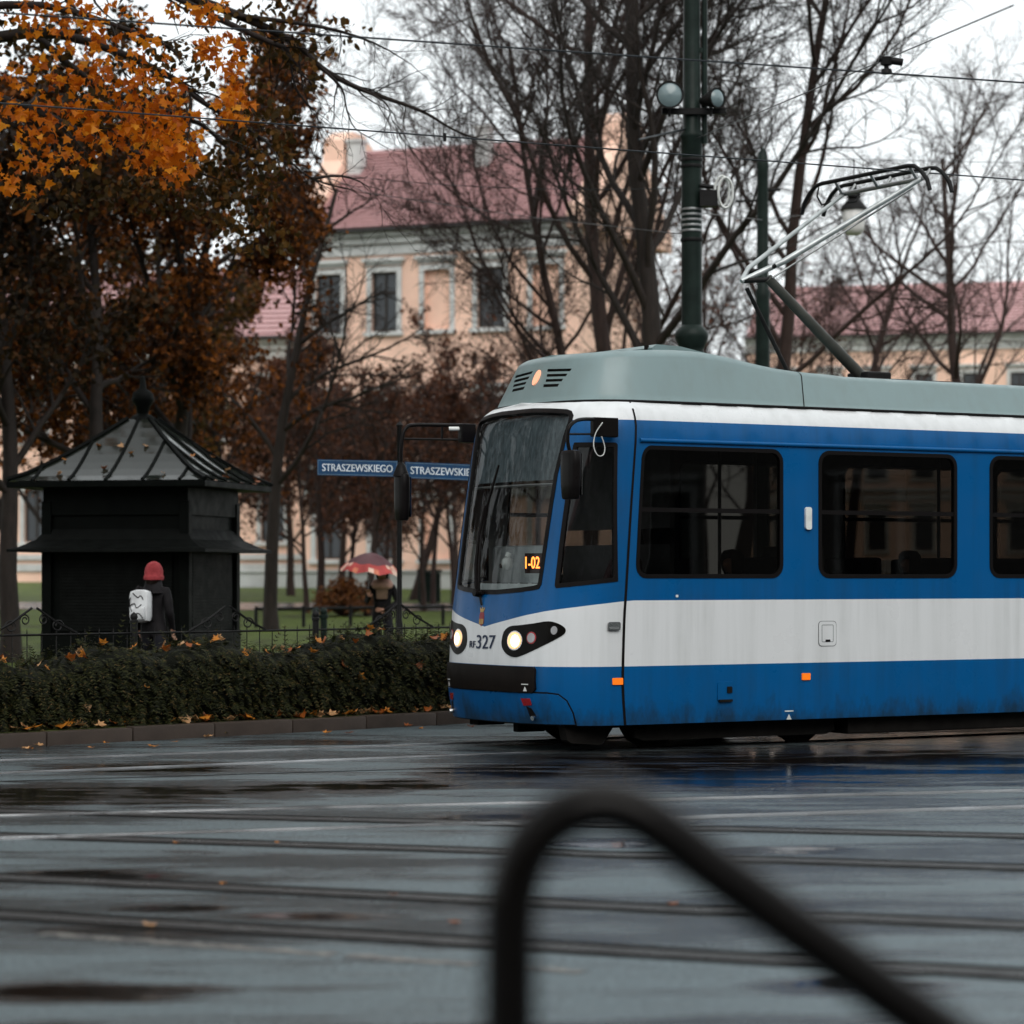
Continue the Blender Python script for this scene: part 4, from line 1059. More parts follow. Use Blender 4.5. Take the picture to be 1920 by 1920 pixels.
# ------------------------------------------------------------------ TREES
def rdir(r): 
    while True:
        v = Vector((r.uniform(-1, 1), r.uniform(-1, 1), r.uniform(-1, 1)))
        if 0.05 < v.length < 1: return v.normalized()
SIDES = [9, 6, 5, 3, 3, 3]
def grow(mb, r, p, d, L, rad, lev, mx, cfg, tips):
    ns = cfg['seg'][lev]; pts = [p]; rr = [rad]; dd = d.copy(); end = cfg['end'][lev]
    for i in range(ns):
        dd = (dd + rdir(r) * cfg['wob'][lev] + Vector((0, 0, cfg['up'][lev]))).normalized()
        p = p + dd * (L / ns); pts.append(p); rr.append(rad * (1 - (1 - end) * (i + 1) / ns))
    mb.twig(pts, rr, SIDES[lev])
    if lev >= mx:
        tips.append((pts[-1], dd)); 
        if len(pts) > 2: tips.append((pts[1], dd))
        return
    n = cfg['kids'][lev]; n = max(1, int(n * r.uniform(0.8, 1.25)))
    for k in range(n):
        f = cfg['from'][lev] + (1 - cfg['from'][lev]) * (k + r.random()) / n
        x = f * ns; i = min(ns - 1, int(x)); q = pts[i].lerp(pts[i+1], x - i)
        bd = (pts[i+1] - pts[i]).normalized()
        ax = bd.orthogonal().normalized(); ax.rotate(Matrix.Rotation(r.uniform(0, 6.283), 3, bd))
        ang = r.uniform(*cfg['ang'][lev]); nd = bd.copy(); nd.rotate(Matrix.Rotation(ang, 3, ax))
        cl = L * cfg['len'][lev] * r.uniform(0.65, 1.2) * (1.15 - 0.6 * f)
        cr = min(rr[i] * 0.75, rad * cfg['rad'][lev] * (1.15 - 0.45 * f))
        grow(mb, r, q, nd, cl, max(cr, cfg['rmin']), lev + 1, mx, cfg, tips)
def cfg(**k):
    c = dict(seg=[9, 7, 5, 4, 2], end=[0.25, 0.2, 0.25, 0.3, 0.4], wob=[0.10, 0.18, 0.24, 0.30, 0.3], up=[0.06, 0.08, 0.05, 0.02, 0.0],
             kids=[11, 8, 7, 5], **{'from': [0.28, 0.2, 0.15, 0.1]}, ang=[(0.5, 1.0), (0.45, 0.95), (0.4, 0.95), (0.4, 1.0)], len=[0.55, 0.5, 0.5, 0.5], rad=[0.42, 0.42, 0.45, 0.5], rmin=0.007)
    c.update(k); return c
LEAF5 = [(0.0, 0.0), (0.22, 0.06), (0.52, -0.02), (0.40, 0.22), (0.58, 0.50), (0.30, 0.48), (0.22, 0.62), (0.0, 1.0), (-0.22, 0.62), (-0.30, 0.48), (-0.58, 0.50), (-0.40, 0.22), (-0.52, -0.02), (-0.22, 0.06)]
LEAF1 = [(0.0, 0.0), (0.34, 0.35), (0.22, 0.8), (0.0, 1.0), (-0.3, 0.7), (-0.3, 0.3)]
QUAD = [(0.0, 0.0), (0.42, 0.45), (0.0, 1.0), (-0.42, 0.45)]
def add_leaf(mb, r, p, size, shape=QUAD, droop=0.5, curl=0.25):
    y = (rdir(r) + Vector((0, 0, -droop))).normalized(); x = y.orthogonal().normalized()
    x.rotate(Matrix.Rotation(r.uniform(0, 6.283), 3, y)); z = x.cross(y)
    b = len(mb.v)
    for (a, c) in shape:
        q = p + x * (a * size) + y * (c * size) + z * (curl * size * (a*a*1.5 - (c - 0.4)**2 * 0.6)); mb.v.append((q.x, q.y, q.z))
    mb.f.append(list(range(b, b + len(shape)))); mb.m.append(0)
def bare_tree(name, label, base, h, rad, seed, c, mat=M_BARK, lean=(0, 0), leaf=None, cat='tree', group=None, mx=4, xmax=9e9):
    r = random.Random(seed); root = empty(name, base, label=label, cat=cat, group=group)
    mb = MB(); tips = []; d = Vector((lean[0], lean[1], 1)).normalized()
    mb.twig([Vector((0, 0, -0.4)), Vector((0, 0, 0.0)), d * 0.5], [rad * 1.5, rad * 1.25, rad], 9)
    grow(mb, r, d * 0.45, d, h, rad, 0, mx, c, tips)
    mb.build('trunk', mat, root, smooth=70, fix=False)
    if leaf:
        mat_l, prob, size, nper, spread, shape, zmin = leaf
        ml = MB()
        for (p, dd) in tips:
            if r.random() > prob or p.z < zmin or p.x > xmax * r.uniform(0.75, 1.1): continue
            for k in range(nper): add_leaf(ml, r, p + rdir(r) * spread * r.random(), size * r.uniform(0.6, 1.2), shape)
        o = ml.build('crown', mat_l, root, fix=False); o['kind'] = 'stuff'
    return root, tips
def gnd(px, Y):
    x = (px - 960)/F*Y; return Vector((x, Y, terrain(x, Y)))
ML_BROWN = leafmat('wet brown leaves', [(0.0, (0.015, 0.008, 0.004)), (0.3, (0.050, 0.018, 0.006)), (0.7, (0.135, 0.042, 0.008)), (1.0, (0.28, 0.09, 0.014))], 0.6, 0.25, 0.12)
ML_RUST = leafmat('rusty leaves', [(0.0, (0.05, 0.022, 0.014)), (0.5, (0.10, 0.038, 0.022)), (1.0, (0.17, 0.065, 0.03))])
ML_ORANGE = leafmat('orange maple leaves', [(0.0, (0.34, 0.075, 0.006)), (0.3, (0.60, 0.16, 0.007)), (0.75, (0.80, 0.26, 0.010)), (1.0, (0.88, 0.40, 0.03))], 0.45, 0.5)
ML_OLIVE = leafmat('olive brown leaves', [(0.0, (0.026, 0.020, 0.007)), (0.6, (0.075, 0.045, 0.012)), (1.0, (0.17, 0.075, 0.014))], 0.6, 0.25, 0.12)
ML_DARK = leafmat('dark brown leaves', [(0.0, (0.010, 0.008, 0.004)), (0.6, (0.034, 0.020, 0.007)), (1.0, (0.09, 0.035, 0.010))], 0.6, 0.25, 0.12)

# big bare trees right of centre
CB = cfg(kids=[19, 12, 9, 8], up=[0.05, 0.09, 0.06, 0.03, 0.0], len=[0.56, 0.46, 0.46, 0.5], rad=[0.34, 0.36, 0.42, 0.5], rmin=0.0075, seg=[12, 9, 6, 4, 2])
bare_tree('bare_tree', 'bare tree with several dark stems left of the green tram pole', gnd(1190, 54), 15.0, 0.22, 11, CB, M_BARK2, (-0.06, 0))
bare_tree('bare_tree', 'bare tree with thick trunk directly behind the green tram pole', gnd(1262, 50), 14.5, 0.25, 23, CB, M_BARK, (0.02, 0))
bare_tree('bare_tree', 'bare tree leaning toward the pantograph, right of the green pole', gnd(1370, 56), 15.5, 0.19, 37, CB, M_BARK2, (0.13, 0))
bare_tree('bare_tree', 'slender bare tree left of the main stems, over the right half of the roof', gnd(1105, 58), 12.5, 0.15, 19, CB, M_BARK2, (-0.03, 0))
bare_tree('bare_tree', 'slim bare tree in front of the far building', gnd(1590, 72), 9.5, 0.17, 41, cfg(kids=[12, 9, 7, 5], rad=[0.36,0.38,0.42,0.5]), M_BARK2, (0.04, 0))
bare_tree('bare_tree', 'bare tree standing beside the right frame edge behind the tram', gnd(1830, 66), 11.0, 0.2, 45, cfg(kids=[12, 9, 7, 5], rad=[0.36,0.38,0.42,0.5]), M_BARK2, (0.02, 0))
# bare and rusty trees in front of the peach building
CT = cfg(kids=[9, 7, 6, 4], len=[0.5, 0.5, 0.5, 0.5], rmin=0.007)
bare_tree('young_tree', 'thin young tree with sparse rusty leaves left of the tram roof', gnd(905, 66), 5.6, 0.06, 51, CT, M_BARK2, (0, 0), (ML_RUST, 0.14, 0.13, 1, 0.15, QUAD, 1.5))
bare_tree('young_tree', 'young tree with rusty top below the blind window', gnd(812, 72), 6.2, 0.075, 53, CT, M_BARK2, (0.0, 0), (ML_RUST, 0.16, 0.14, 1, 0.15, QUAD, 1.5))
bare_tree('park_tree', 'brown twiggy tree above the red umbrella', gnd(690, 64), 4.6, 0.10, 57, cfg(kids=[11, 8, 7, 4], **{'from': [0.2, 0.2, 0.15, 0.1]}), M_BARK2, (0.05, 0), (ML_RUST, 0.28, 0.12, 1, 0.2, QUAD, 1.2))
bare_tree('park_tree', 'leaning trunk with rusty leaves beside the tram windscreen', gnd(775, 76), 6.0, 0.13, 59, cfg(kids=[12, 8, 6, 4]), M_BARK2, (0.32, 0), (ML_RUST, 0.45, 0.13, 1, 0.2, QUAD, 1.6))
bare_tree('park_tree', 'bare twiggy tree left of the street name signs', gnd(600, 70), 6.8, 0.11, 61, cfg(kids=[11, 8, 6, 4]), M_BARK2, (0.03, 0))
bare_tree('park_tree', 'low brown tree behind the red umbrella and the park bin', gnd(860, 84), 4.6, 0.1, 67, cfg(kids=[12, 8, 7, 4]), M_BARK2, (-0.05, 0), (ML_RUST, 0.35, 0.13, 1, 0.2, QUAD, 1.8))
bare_tree('park_tree', 'dark bare tree behind the tram cab roof', gnd(1010, 78), 6.2, 0.11, 71, cfg(kids=[11, 8, 7, 4]), M_BARK2, (0.02, 0), (ML_RUST, 0.12, 0.13, 1, 0.2, QUAD, 1.8))
for k, (px, Y, h, lab, lf) in enumerate(((545, 80, 6.0, 'brown bushy tree low behind the dark trunk', 0.8), (740, 88, 5.0, 'twiggy brown tree behind the street sign post', 0.7), (640, 84, 4.6, 'brown thicket tree above the rusty shrub', 0.8), (950, 90, 5.5, 'twiggy tree behind the left roof fairing corner', 0.35),
                          (1110, 70, 9.0, 'twiggy brown tree rising above the roof box', 0.08), (1320, 74, 10.0, 'brown twiggy tree behind the tall pole', 0.05), (1480, 88, 9.0, 'twiggy tree below the pantograph knee', 0.05), (1215, 82, 9.5, 'brown twiggy tree beside the right gable', 0.05), (1400, 78, 9.0, 'brown twiggy tree between the two green poles', 0.05))):
    bare_tree('park_tree', lab, gnd(px, Y), h, 0.12, 200 + 7*k, cfg(kids=[14, 9, 7, 5], **{'from': [0.12, 0.15, 0.15, 0.1]}, rad=[0.38, 0.4, 0.42, 0.5]), M_BARK2, (0.03*(k % 3 - 1), 0), (ML_RUST, lf, 0.13, 2 if lf > 0.3 else 1, 0.25, QUAD, 0.4))
for k, (px, Y, h, lab) in enumerate(((420, 74, 7.5, 'brown leaved tree low behind the kiosk finial'), (120, 62, 8.0, 'brown leaved tree left of the kiosk'), (260, 78, 8.0, 'brown thicket tree behind the kiosk'), (20, 72, 9.0, 'brown thicket tree at the left frame edge'))):
    bare_tree('brown_leaved_tree', lab, gnd(px, Y), h, 0.14, 300 + 11*k, cfg(kids=[13, 9, 6, 5], **{'from': [0.10, 0.15, 0.15, 0.1]}), M_BARK, (0.0, 0), (ML_BROWN, 0.85, 0.15, 2, 0.3, LEAF1, 0.5))
for k, (px, Y, h, lab) in enumerate(((575, 66, 4.4, 'low rusty tree right of the dark trunk'), (655, 73, 4.2, 'low rusty tree under the left street sign'), (725, 70, 4.6, 'low rusty tree between the sign post and the umbrella'), (795, 67, 4.4, 'low rusty tree under the right street sign'), (850, 72, 4.8, 'low rusty tree at the windscreen edge'))):
    bare_tree('park_tree', lab, gnd(px, Y), h, 0.07, 400 + 13*k, cfg(kids=[13, 8, 6, 4], **{'from': [0.16, 0.15, 0.15, 0.1]}, len=[0.6, 0.5, 0.5, 0.5]), M_BARK2, (0.04*(k % 3 - 1), 0), (ML_RUST, 0.75, 0.11, 1, 0.25, QUAD, 0.9))
# left: dark trunk beside the kiosk with brown crown, and the wood behind it
CL = cfg(kids=[14, 9, 6, 4], **{'from': [0.22, 0.2, 0.15, 0.1]}, len=[0.48, 0.5, 0.5, 0.5], up=[0.05, 0.02, 0.0, -0.03, 0.0])
bare_tree('brown_leaved_tree', 'dark trunk with brown autumn leaves right of the kiosk', gnd(508, 56), 9.0, 0.155, 77, CL, M_BARK, (-0.04, 0), (ML_BROWN, 0.95, 0.13, 3, 0.28, LEAF1, 3.4), xmax=1.15)
bare_tree('brown_leaved_tree', 'dense brown leaved tree directly behind the kiosk roof', gnd(350, 50), 9.6, 0.17, 83, CL, M_BARK, (0.0, 0), (ML_BROWN, 0.95, 0.13, 4, 0.34, LEAF1, 2.5), xmax=2.6)
bare_tree('brown_leaved_tree', 'dense brown tree at the left behind the kiosk', gnd(185, 46), 9.2, 0.17, 89, CL, M_BARK, (0.0, 0), (ML_BROWN, 0.95, 0.13, 4, 0.32, LEAF1, 2.4))
bare_tree('brown_leaved_tree', 'dark leafy tree at the far left edge', gnd(20, 44), 9.0, 0.17, 97, CL, M_BARK, (0.0, 0), (ML_DARK, 0.9, 0.14, 3, 0.32, LEAF1, 1.5))
bare_tree('brown_leaved_tree', 'olive brown tree filling the gap above the kiosk', gnd(290, 66), 10.5, 0.2, 101, CL, M_BARK, (0.0, 0), (ML_OLIVE, 0.8, 0.16, 2, 0.35, LEAF1, 3.0), xmax=3.6)

# trees added out of view at the left, to darken the windscreen reflections
r = random.Random(77); wd = empty('added_woods', (-18, 34, 0.13), kind='stuff'); mw = MB(); ml_ = MB(); tips = []
for (x, y, h) in ((0, 0, 12), (-4, 6, 12), (-7, -3, 13), (5, 9, 11), (-2, -7, 12), (2, 15, 12)):
    tp_ = []; grow(mw, r, Vector((x, y, 0)), Vector((0, 0, 1)), h, 0.18, 0, 3, cfg(kids=[14, 9, 6, 4], **{'from': [0.12, 0.15, 0.15, 0.1]}), tp_); tips += tp_
for (p, dd) in tips:
    for k in range(2): add_leaf(ml_, r, p + rdir(r)*0.4*r.random(), 0.34*r.uniform(0.6, 1.2), LEAF1)
mw.build('added_trunks', M_BARK, wd, fix=False); ml_.build('foliage', ML_BROWN, wd, fix=False)
# near maple: trunk outside the frame at the left, boughs reaching in
r = random.Random(5)
mt = empty('maple_tree', (P(-170, 1080, 31).x, 31, 0.13), label='maple with bright orange and olive leaves hanging in from the top left', cat='tree')
o0 = mt.location
mb = MB(); ml = {'o': MB(), 'g': MB()}
def W2(px, py, Y): return P(px, py, Y) - o0
mb.twig([Vector((0, 0, -0.3)), Vector((0.05, 0, 2.0)), Vector((0.1, 0, 4.5)), W2(-120, 150, 31.2), W2(-90, -150, 31.5)], [0.34, 0.26, 0.22, 0.19, 0.15], 10)
boughs = [([(-110, 100), (60, 60), (200, 90), (330, 150), (365, 182), (420, 215), (480, 252), (530, 290), (585, 335), (660, 356)], 31.2, 0.075),
          ([(-100, -60), (100, -40), (300, -20), (450, 30), (555, 82), (600, 125), (650, 155), (700, 176), (790, 208), (850, 243), (900, 262)], 30.6, 0.07),
          ([(300, -20), (420, 40), (508, 80), (540, 95), (548, 140), (556, 168), (577, 196), (592, 210), (598, 244)], 30.4, 0.04),
          ([(-105, 20), (80, 10), (250, 60), (330, 100), (345, 170)], 30.2, 0.055),
          ([(60, 60), (180, 160), (300, 205), (380, 235), (440, 290), (490, 312), (540, 350)], 31.6, 0.05),
          ([(-120, 150), (50, 200), (180, 260), (300, 300), (420, 340)], 30.8, 0.06),
          ([(600, 125), (640, 165), (650, 205), (665, 240), (700, 262)], 30.6, 0.02), ([(650, 155), (720, 190), (735, 225), (760, 270)], 30.6, 0.016),
          ([(450, 30), (600, 50), (700, 80), (770, 120)], 30.9, 0.03), ([(585, 335), (640, 330), (690, 350), (720, 395)], 31.2, 0.02)]
for pl, Y, r0 in boughs:
    pp = [W2(x, y, Y + 0.12 * i) for i, (x, y) in enumerate(pl)]
    pp = [Vector(q) for q in smooth_curve([tuple(q) for q in pp], 3)]
    k = len(pp); rr = [max(0.006, r0 * (1 - 0.88 * i / (k-1))) for i in range(k)]
    mb.twig(pp, rr, 6)
    for i in range(3, k):
        for _ in range(2):
            if r.random() < 0.55:
                d = ((pp[i] - pp[i-1]).normalized() * 0.9 + rdir(r) * 0.9 + Vector((0, 0, -0.25))).normalized()
                grow(mb, r, pp[i], d, r.uniform(0.35, 0.9), max(0.006, rr[i]*0.4), 3, 4, cfg(kids=[4, 4, 4, 3], rmin=0.004, seg=[5, 5, 4, 5, 3]), [])
mb.build('trunk', M_BARK, mt, smooth=70, fix=False)
def cluster(kind, px, py, rx, ry, n, Y, size, shape=LEAF5):
    for _ in range(n):
        a = r.uniform(0, 6.283); k = math.sqrt(r.random())
        p = W2(px + rx*k*math.cos(a), py + ry*k*math.sin(a), Y + r.uniform(-0.35, 0.35)); add_leaf(ml[kind], r, p, size * r.uniform(0.5, 1.25), shape, 0.8, r.uniform(0.1, 0.7))
for (x, y, rx, ry, n) in ((420, 95, 60, 35, 40), (435, 150, 25, 45, 30), (440, 200, 38, 35, 45), (385, 85, 30, 20, 16), (300, 165, 55, 45, 34), (280, 215, 60, 45, 60), (330, 240, 60, 40, 55), (290, 275, 55, 35, 46), (340, 290, 45, 30, 34), (270, 300, 40, 25, 22),
                          (325, 335, 22, 22, 16), (285, 90, 40, 25, 16), (255, 140, 20, 30, 14), (200, 200, 70, 80, 90), (120, 260, 90, 70, 80), (150, 120, 80, 50, 50), (60, 180, 70, 80, 60), (40, 330, 60, 40, 36), (220, 40, 70, 40, 36), (100, 30, 90, 40, 50), (370, 20, 60, 30, 30)):
    cluster('o', x, y, rx, ry, int(n*1.5), 29.6, 0.102)
for (x, y, rx, ry, n) in ((500, 90, 70, 35, 80), (560, 110, 40, 30, 40), (590, 140, 20, 25, 20), (330, 130, 70, 60, 120), (290, 100, 60, 40, 60), (490, 180, 30, 40, 36), (535, 215, 25, 20, 36), (530, 255, 18, 25, 32), (470, 230, 45, 25, 50), (520, 290, 40, 25, 50), (440, 290, 60, 30, 70), (500, 335, 30, 30, 40),
                          (400, 330, 80, 40, 130), (440, 380, 90, 50, 170), (340, 370, 90, 40, 140), (480, 440, 80, 40, 110), (620, 90, 30, 15, 14), (580, 60, 120, 40, 60), (440, 20, 120, 40, 110), (250, 360, 60, 40, 80), (120, 350, 110, 60, 140), (60, 60, 90, 70, 110), (180, 160, 120, 80, 140)):
    cluster('g', x, y, rx, ry, int(n*1.1), 31.0, 0.105, LEAF1)
for k in range(4200):     # rest of the crown out of view, spread overhead to darken the left side
    a = r.uniform(0, 6.283); f = math.sqrt(r.random()); p = Vector((-6.5 + 6.0*f*math.cos(a), 31.5 + 8.0*f*math.sin(a), 0)); p.z = CH + 0.22*p.y + 0.5 + 4.0*r.random()*(1 - 0.6*f*f)
    add_leaf(ml['g' if r.random() < 0.6 else 'o'], r, p - o0, r.uniform(0.2, 0.34), LEAF1, 0.4)
for k in range(9):
    a = 6.283*k/9; e = Vector((-6.5 + 5*math.cos(a), 30.5 + 5.5*math.sin(a), 9.5)) - o0; s0_ = W2(-90, -150, 31.5); bb = MB()
    bb.twig([s0_, s0_.lerp(e, 0.5) + Vector((0, 0, 0.8)), e], [0.1, 0.07, 0.03], 5); bb.build('bough', M_BARK, mt, fix=False)
c1 = ml['o'].build('crown', ML_ORANGE, mt, fix=False); c1['kind'] = 'stuff'; c1['label'] = 'bright orange maple leaves'
c1 = ml['g'].build('crown', ML_OLIVE, mt, fix=False); c1['kind'] = 'stuff'; c1['label'] = 'olive brown leaves'

# ------------------------------------------------------------------ hedge, shrub, fence, kiosk
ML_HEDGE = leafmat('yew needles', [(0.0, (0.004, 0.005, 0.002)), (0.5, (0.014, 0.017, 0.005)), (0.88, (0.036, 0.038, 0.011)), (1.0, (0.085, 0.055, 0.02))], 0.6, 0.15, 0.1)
r = random.Random(8)
hedge = empty('hedge', KP(0, 0.7, 0.13), label='low dark yew hedge with fallen leaves along the kerb', cat='hedge')
o0 = hedge.location
def hz(a): return 0.84 + 0.045*math.sin(a*3.7 + 2) + 0.03*math.sin(a*9.1) + 0.035 * max(0, min(6.5, a + 0.5)) * 0.55 + 0.05 * math.sin(a * 2.1) + 0.03 * math.sin(a * 5.3 + 1)
mb = MB()
NAh = 60
for i in range(NAh + 1):
    a = -7 + 14.0 * i / NAh
    for (d, z) in ((0.36, 0.12), (0.30, 0.35), (0.36, hz(a) - 0.14), (0.55, hz(a) - 0.05), (1.0, hz(a) - 0.05), (1.2, hz(a) - 0.15), (1.25, 0.12)):
        q = KP(a, d, z) - o0; mb.v.append(tuple(q))
for i in range(NAh):
    for j in range(6): b = 7*i + j; mb.f.append([b, b+1, b+8, b+7]); mb.m.append(0)
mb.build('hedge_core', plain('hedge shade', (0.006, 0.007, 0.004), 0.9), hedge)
mb = MB()
for k in range(6400):
    a = r.uniform(-7, 7); top = r.random() < 0.3; h = hz(a)
    if top: base = KP(a, r.uniform(0.3, 1.2), h - 0.06 + r.uniform(-0.04, 0.05)); out = (kn * r.uniform(-0.9, 0.3) + kd * r.uniform(-0.7, 0.7) + Vector((0, 0, r.uniform(0.1, 1.3)))).normalized()
    else: base = KP(a, 0.30 + r.uniform(-0.03, 0.06), r.uniform(0.14, h - 0.03)); out = (kn * -1.0 + kd * r.uniform(-0.8, 0.8) + Vector((0, 0, r.uniform(-0.3, 0.5)))).normalized()
    L = r.uniform(0.09, 0.20) if r.random() < 0.74 else r.uniform(0.22, 0.42); p = base - o0; d = out; n = 7
    side0 = d.cross(Vector((0, 0, 1)))
    if side0.length < 0.1: side0 = Vector((1, 0, 0))
    for j in range(n):
        d = (d + Vector((0, 0, -0.24)) + rdir(r) * 0.08).normalized(); q = p + d * (L / n); sd_ = d.cross(side0.cross(d)).normalized()
        for sg in (-1, 1):
            e = (d * 0.6 + sd_ * sg * 0.9).normalized() * 0.036 * (1.15 - 0.07*j); w = d * 0.007
            b = len(mb.v); mb.v += [tuple(p - w), tuple(p + w), tuple(p + e + w * 0.4), tuple(p + e - w * 0.4)]; mb.f.append([b, b+1, b+2, b+3]); mb.m.append(0)
        p = q
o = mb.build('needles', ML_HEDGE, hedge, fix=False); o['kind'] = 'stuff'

bs_ = gnd(648, 64); sh = empty('shrub', bs_, label='round rusty orange shrub left of the person with the umbrella', cat='shrub')
mb = MB(); mw = MB(); r = random.Random(12)
for k in range(150):
    th = r.uniform(0, 6.283); el = r.uniform(0.15, 1.45); L = 1.0 * r.uniform(0.75, 1.05)
    d = Vector((math.cos(th)*math.cos(el), math.sin(th)*math.cos(el), math.sin(el))); e = Vector((d.x*0.95, d.y*0.95, d.z*0.92)) * L
    mid = e * 0.55 + Vector((0, 0, 0.12)); mw.twig([Vector((0, 0, -0.05)), mid, e], [0.014, 0.009, 0.005], 3)
    for j in range(24):
        f = r.uniform(0.35, 1.05); add_leaf(mb, r, mid.lerp(e, (f-0.35)/0.7) + rdir(r) * 0.09, 0.075 * r.uniform(0.6, 1.2), QUAD, 0.6)
mw.build('stems', M_BARK2, sh, fix=False)
o = mb.build('foliage', leafmat('rusty shrub leaves', [(0.0, (0.06, 0.022, 0.008)), (0.5, (0.15, 0.05, 0.014)), (1.0, (0.26, 0.10, 0.025))]), sh, fix=False); o['kind'] = 'stuff'

# ornamental low iron fence behind the hedge
def fence(label, a0, a1, d, z0):
    root = empty('iron_fence', KP(a0, d, z0), math.atan2(kd.y, kd.x), label=label, cat='fence')
    L = a1 - a0
    for z, rr in ((0.88, 0.013), (0.30, 0.012)):
        m1 = MB(); m1.tube([(0, 0, z), (L, 0, z)], rr, 6); m1.build('rail', M_IRON, root, smooth=60)
    n = int(L / 2.1)
    for i in range(n + 1):
        x = L * i / n
        m1 = MB(); m1.lathe([(0.036, 0.0), (0.036, 0.98), (0.045, 0.985), (0.045, 1.01), (0.03, 1.02), (0.04, 1.045), (0.036, 1.07), (0.012, 1.09), (0.002, 1.10)], (x, 0, 0), 10); m1.build('post', M_IRON, root, smooth=50)
        if i < n:
            c = x + L / n / 2
            m1 = MB()
            for s in (-1, 1):
                m1.tube([(c + s*0.52, 0, 0.89), (c + s*0.28, 0, 1.0), (c + s*0.03, 0, 1.15)], 0.013, 5)
                sp = [(c + s*(0.28 + 0.075*math.cos(t_) * (1 - t_/14)), 0, 0.965 + 0.065*math.sin(t_) * (1 - t_/14)) for t_ in [k*0.55 for k in range(18)]]
                m1.tube(sp, 0.008, 4)
                sp = [(c + s*(0.11 + 0.06*math.cos(t_) * (1 - t_/14)), 0, 1.03 + 0.06*math.sin(t_) * (1 - t_/14)) for t_ in [k*0.55 for k in range(18)]]
                m1.tube(sp, 0.008, 4)
            m1.build('scroll_ornament', M_IRON, root, smooth=60)
            m1 = MB()
            for k in range(14):
                xx = x + L/n*(k + 0.5)/14; m1.tube([(xx, 0, 0.12), (xx, 0, 0.9), (xx, 0, 0.945)], [0.007, 0.007, 0.001], 4)
            o = m1.build('bars', M_IRON, root); o['kind'] = 'stuff'
fence('ornamental black iron fence standing in the hedge', -6.3, 8.4, 1.42, 0.13)
# plain low park rail farther back
pr = empty('park_rail', gnd(512, 58), label='low dark single rail fence along the lawn behind the iron fence', cat='fence')
o0 = pr.location
pa, pb = gnd(480, 57.5), gnd(1000, 59.5)
mb = MB(); mb.tube([pa - o0 + Vector((0, 0, 0.40)), pb - o0 + Vector((0, 0, 0.40))], 0.035, 8); mb.build('rail', M_IRON, pr, smooth=60)
for i in range(7):
    q = pa.lerp(pb, i/6) - o0; mb = MB(); mb.tube([q + Vector((0, 0, -0.1)), q + Vector((0, 0, 0.46))], 0.04, 8); mb.build('post', M_IRON, pr, smooth=60)
for px in (592, 607):
    b = gnd(px, 42.5); bl = empty('bollard', b, label='dark bollard with ball top, %s of the pair left of the shrub' % ('left one' if px == 592 else 'right one'), cat='bollard', group='bollards behind the iron fence')
    m1 = MB(); m1.lathe([(0.055, -0.1), (0.055, 0.78), (0.07, 0.79), (0.07, 0.84), (0.045, 0.85), (0.06, 0.88), (0.05, 0.93), (0.02, 0.955), (0.002, 0.96)], (0, 0, 0), 12); m1.build('post', M_POLE, bl, smooth=50)
# dark litter bin far back in the park
b = gnd(805, 74); bn = empty('litter_bin', b, label='dark green square park bin beside the leaning trunk', cat='litter bin')
m1 = MB(); m1.box((0, 0, 0.42), (0.62, 0.5, 0.84), ch=0.03); m1.build('body', M_POLE, bn); m1 = MB(); m1.box((0, 0, 0.88), (0.70, 0.58, 0.07), ch=0.02); m1.build('lid', M_POLE, bn)
# pale low wall in front of the building
a = gnd(380, 90); b = gnd(930, 87); lw = empty('garden_wall', a, math.atan2(b.y-a.y, b.x-a.x), label='low pale stone wall at the foot of the peach building', cat='wall')
L_ = (b - a).length; m1 = MB(); m1.box((L_/2, 0, 0.18), (L_, 0.3, 0.6)); m1.build('wall_face', M_TRIM, lw)
for i in range(9): m1 = MB(); m1.box((L_*(i + 0.5)/9, 0, 0.52), (L_/9 - 0.02, 0.4, 0.09), ch=0.015); m1.build('coping_stone', M_TRIM, lw)
# kiosk
ka = Vector((0.226, 0.974, 0)).normalized(); kb = Vector((-0.974, 0.226, 0)).normalized()
KC = Vector((-4.03, 35.0, 0)) + ka * 1.4 + kb * 1.4
kz = 0.13
kio = empty('kiosk', (KC.x, KC.y, kz), math.atan2(-kb.y, -kb.x), label='dark green kiosk with metal pyramid roof and closed shutter behind the hedge', cat='kiosk')
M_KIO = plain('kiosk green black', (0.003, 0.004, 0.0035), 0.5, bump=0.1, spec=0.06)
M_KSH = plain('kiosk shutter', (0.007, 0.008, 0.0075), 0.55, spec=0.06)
t = NT('wet roof sheet'); nz = t.noise(2.5, t.coord(), 5); t.set(t.ramp(nz, [(0.3, (0.012, 0.015, 0.012)), (0.7, (0.022, 0.026, 0.021))]), t.ramp(nz, [(0.3, 0.05), (0.7, 0.10)]), 0.0, 0.35); M_KROOF = t.m
E = 1.4; ZEv = 2.72; ZA = 3.60; B = 0.98
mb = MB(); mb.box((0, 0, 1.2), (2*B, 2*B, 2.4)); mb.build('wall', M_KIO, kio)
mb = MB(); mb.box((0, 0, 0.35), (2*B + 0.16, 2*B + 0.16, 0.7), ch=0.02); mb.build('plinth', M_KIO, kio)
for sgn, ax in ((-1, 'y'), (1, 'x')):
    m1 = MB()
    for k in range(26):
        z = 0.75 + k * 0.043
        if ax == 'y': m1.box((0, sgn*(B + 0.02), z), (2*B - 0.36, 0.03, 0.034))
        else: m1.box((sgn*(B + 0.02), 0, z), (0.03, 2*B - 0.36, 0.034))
    o = m1.build('shutter_slats', M_KSH, kio); o['kind'] = 'stuff'
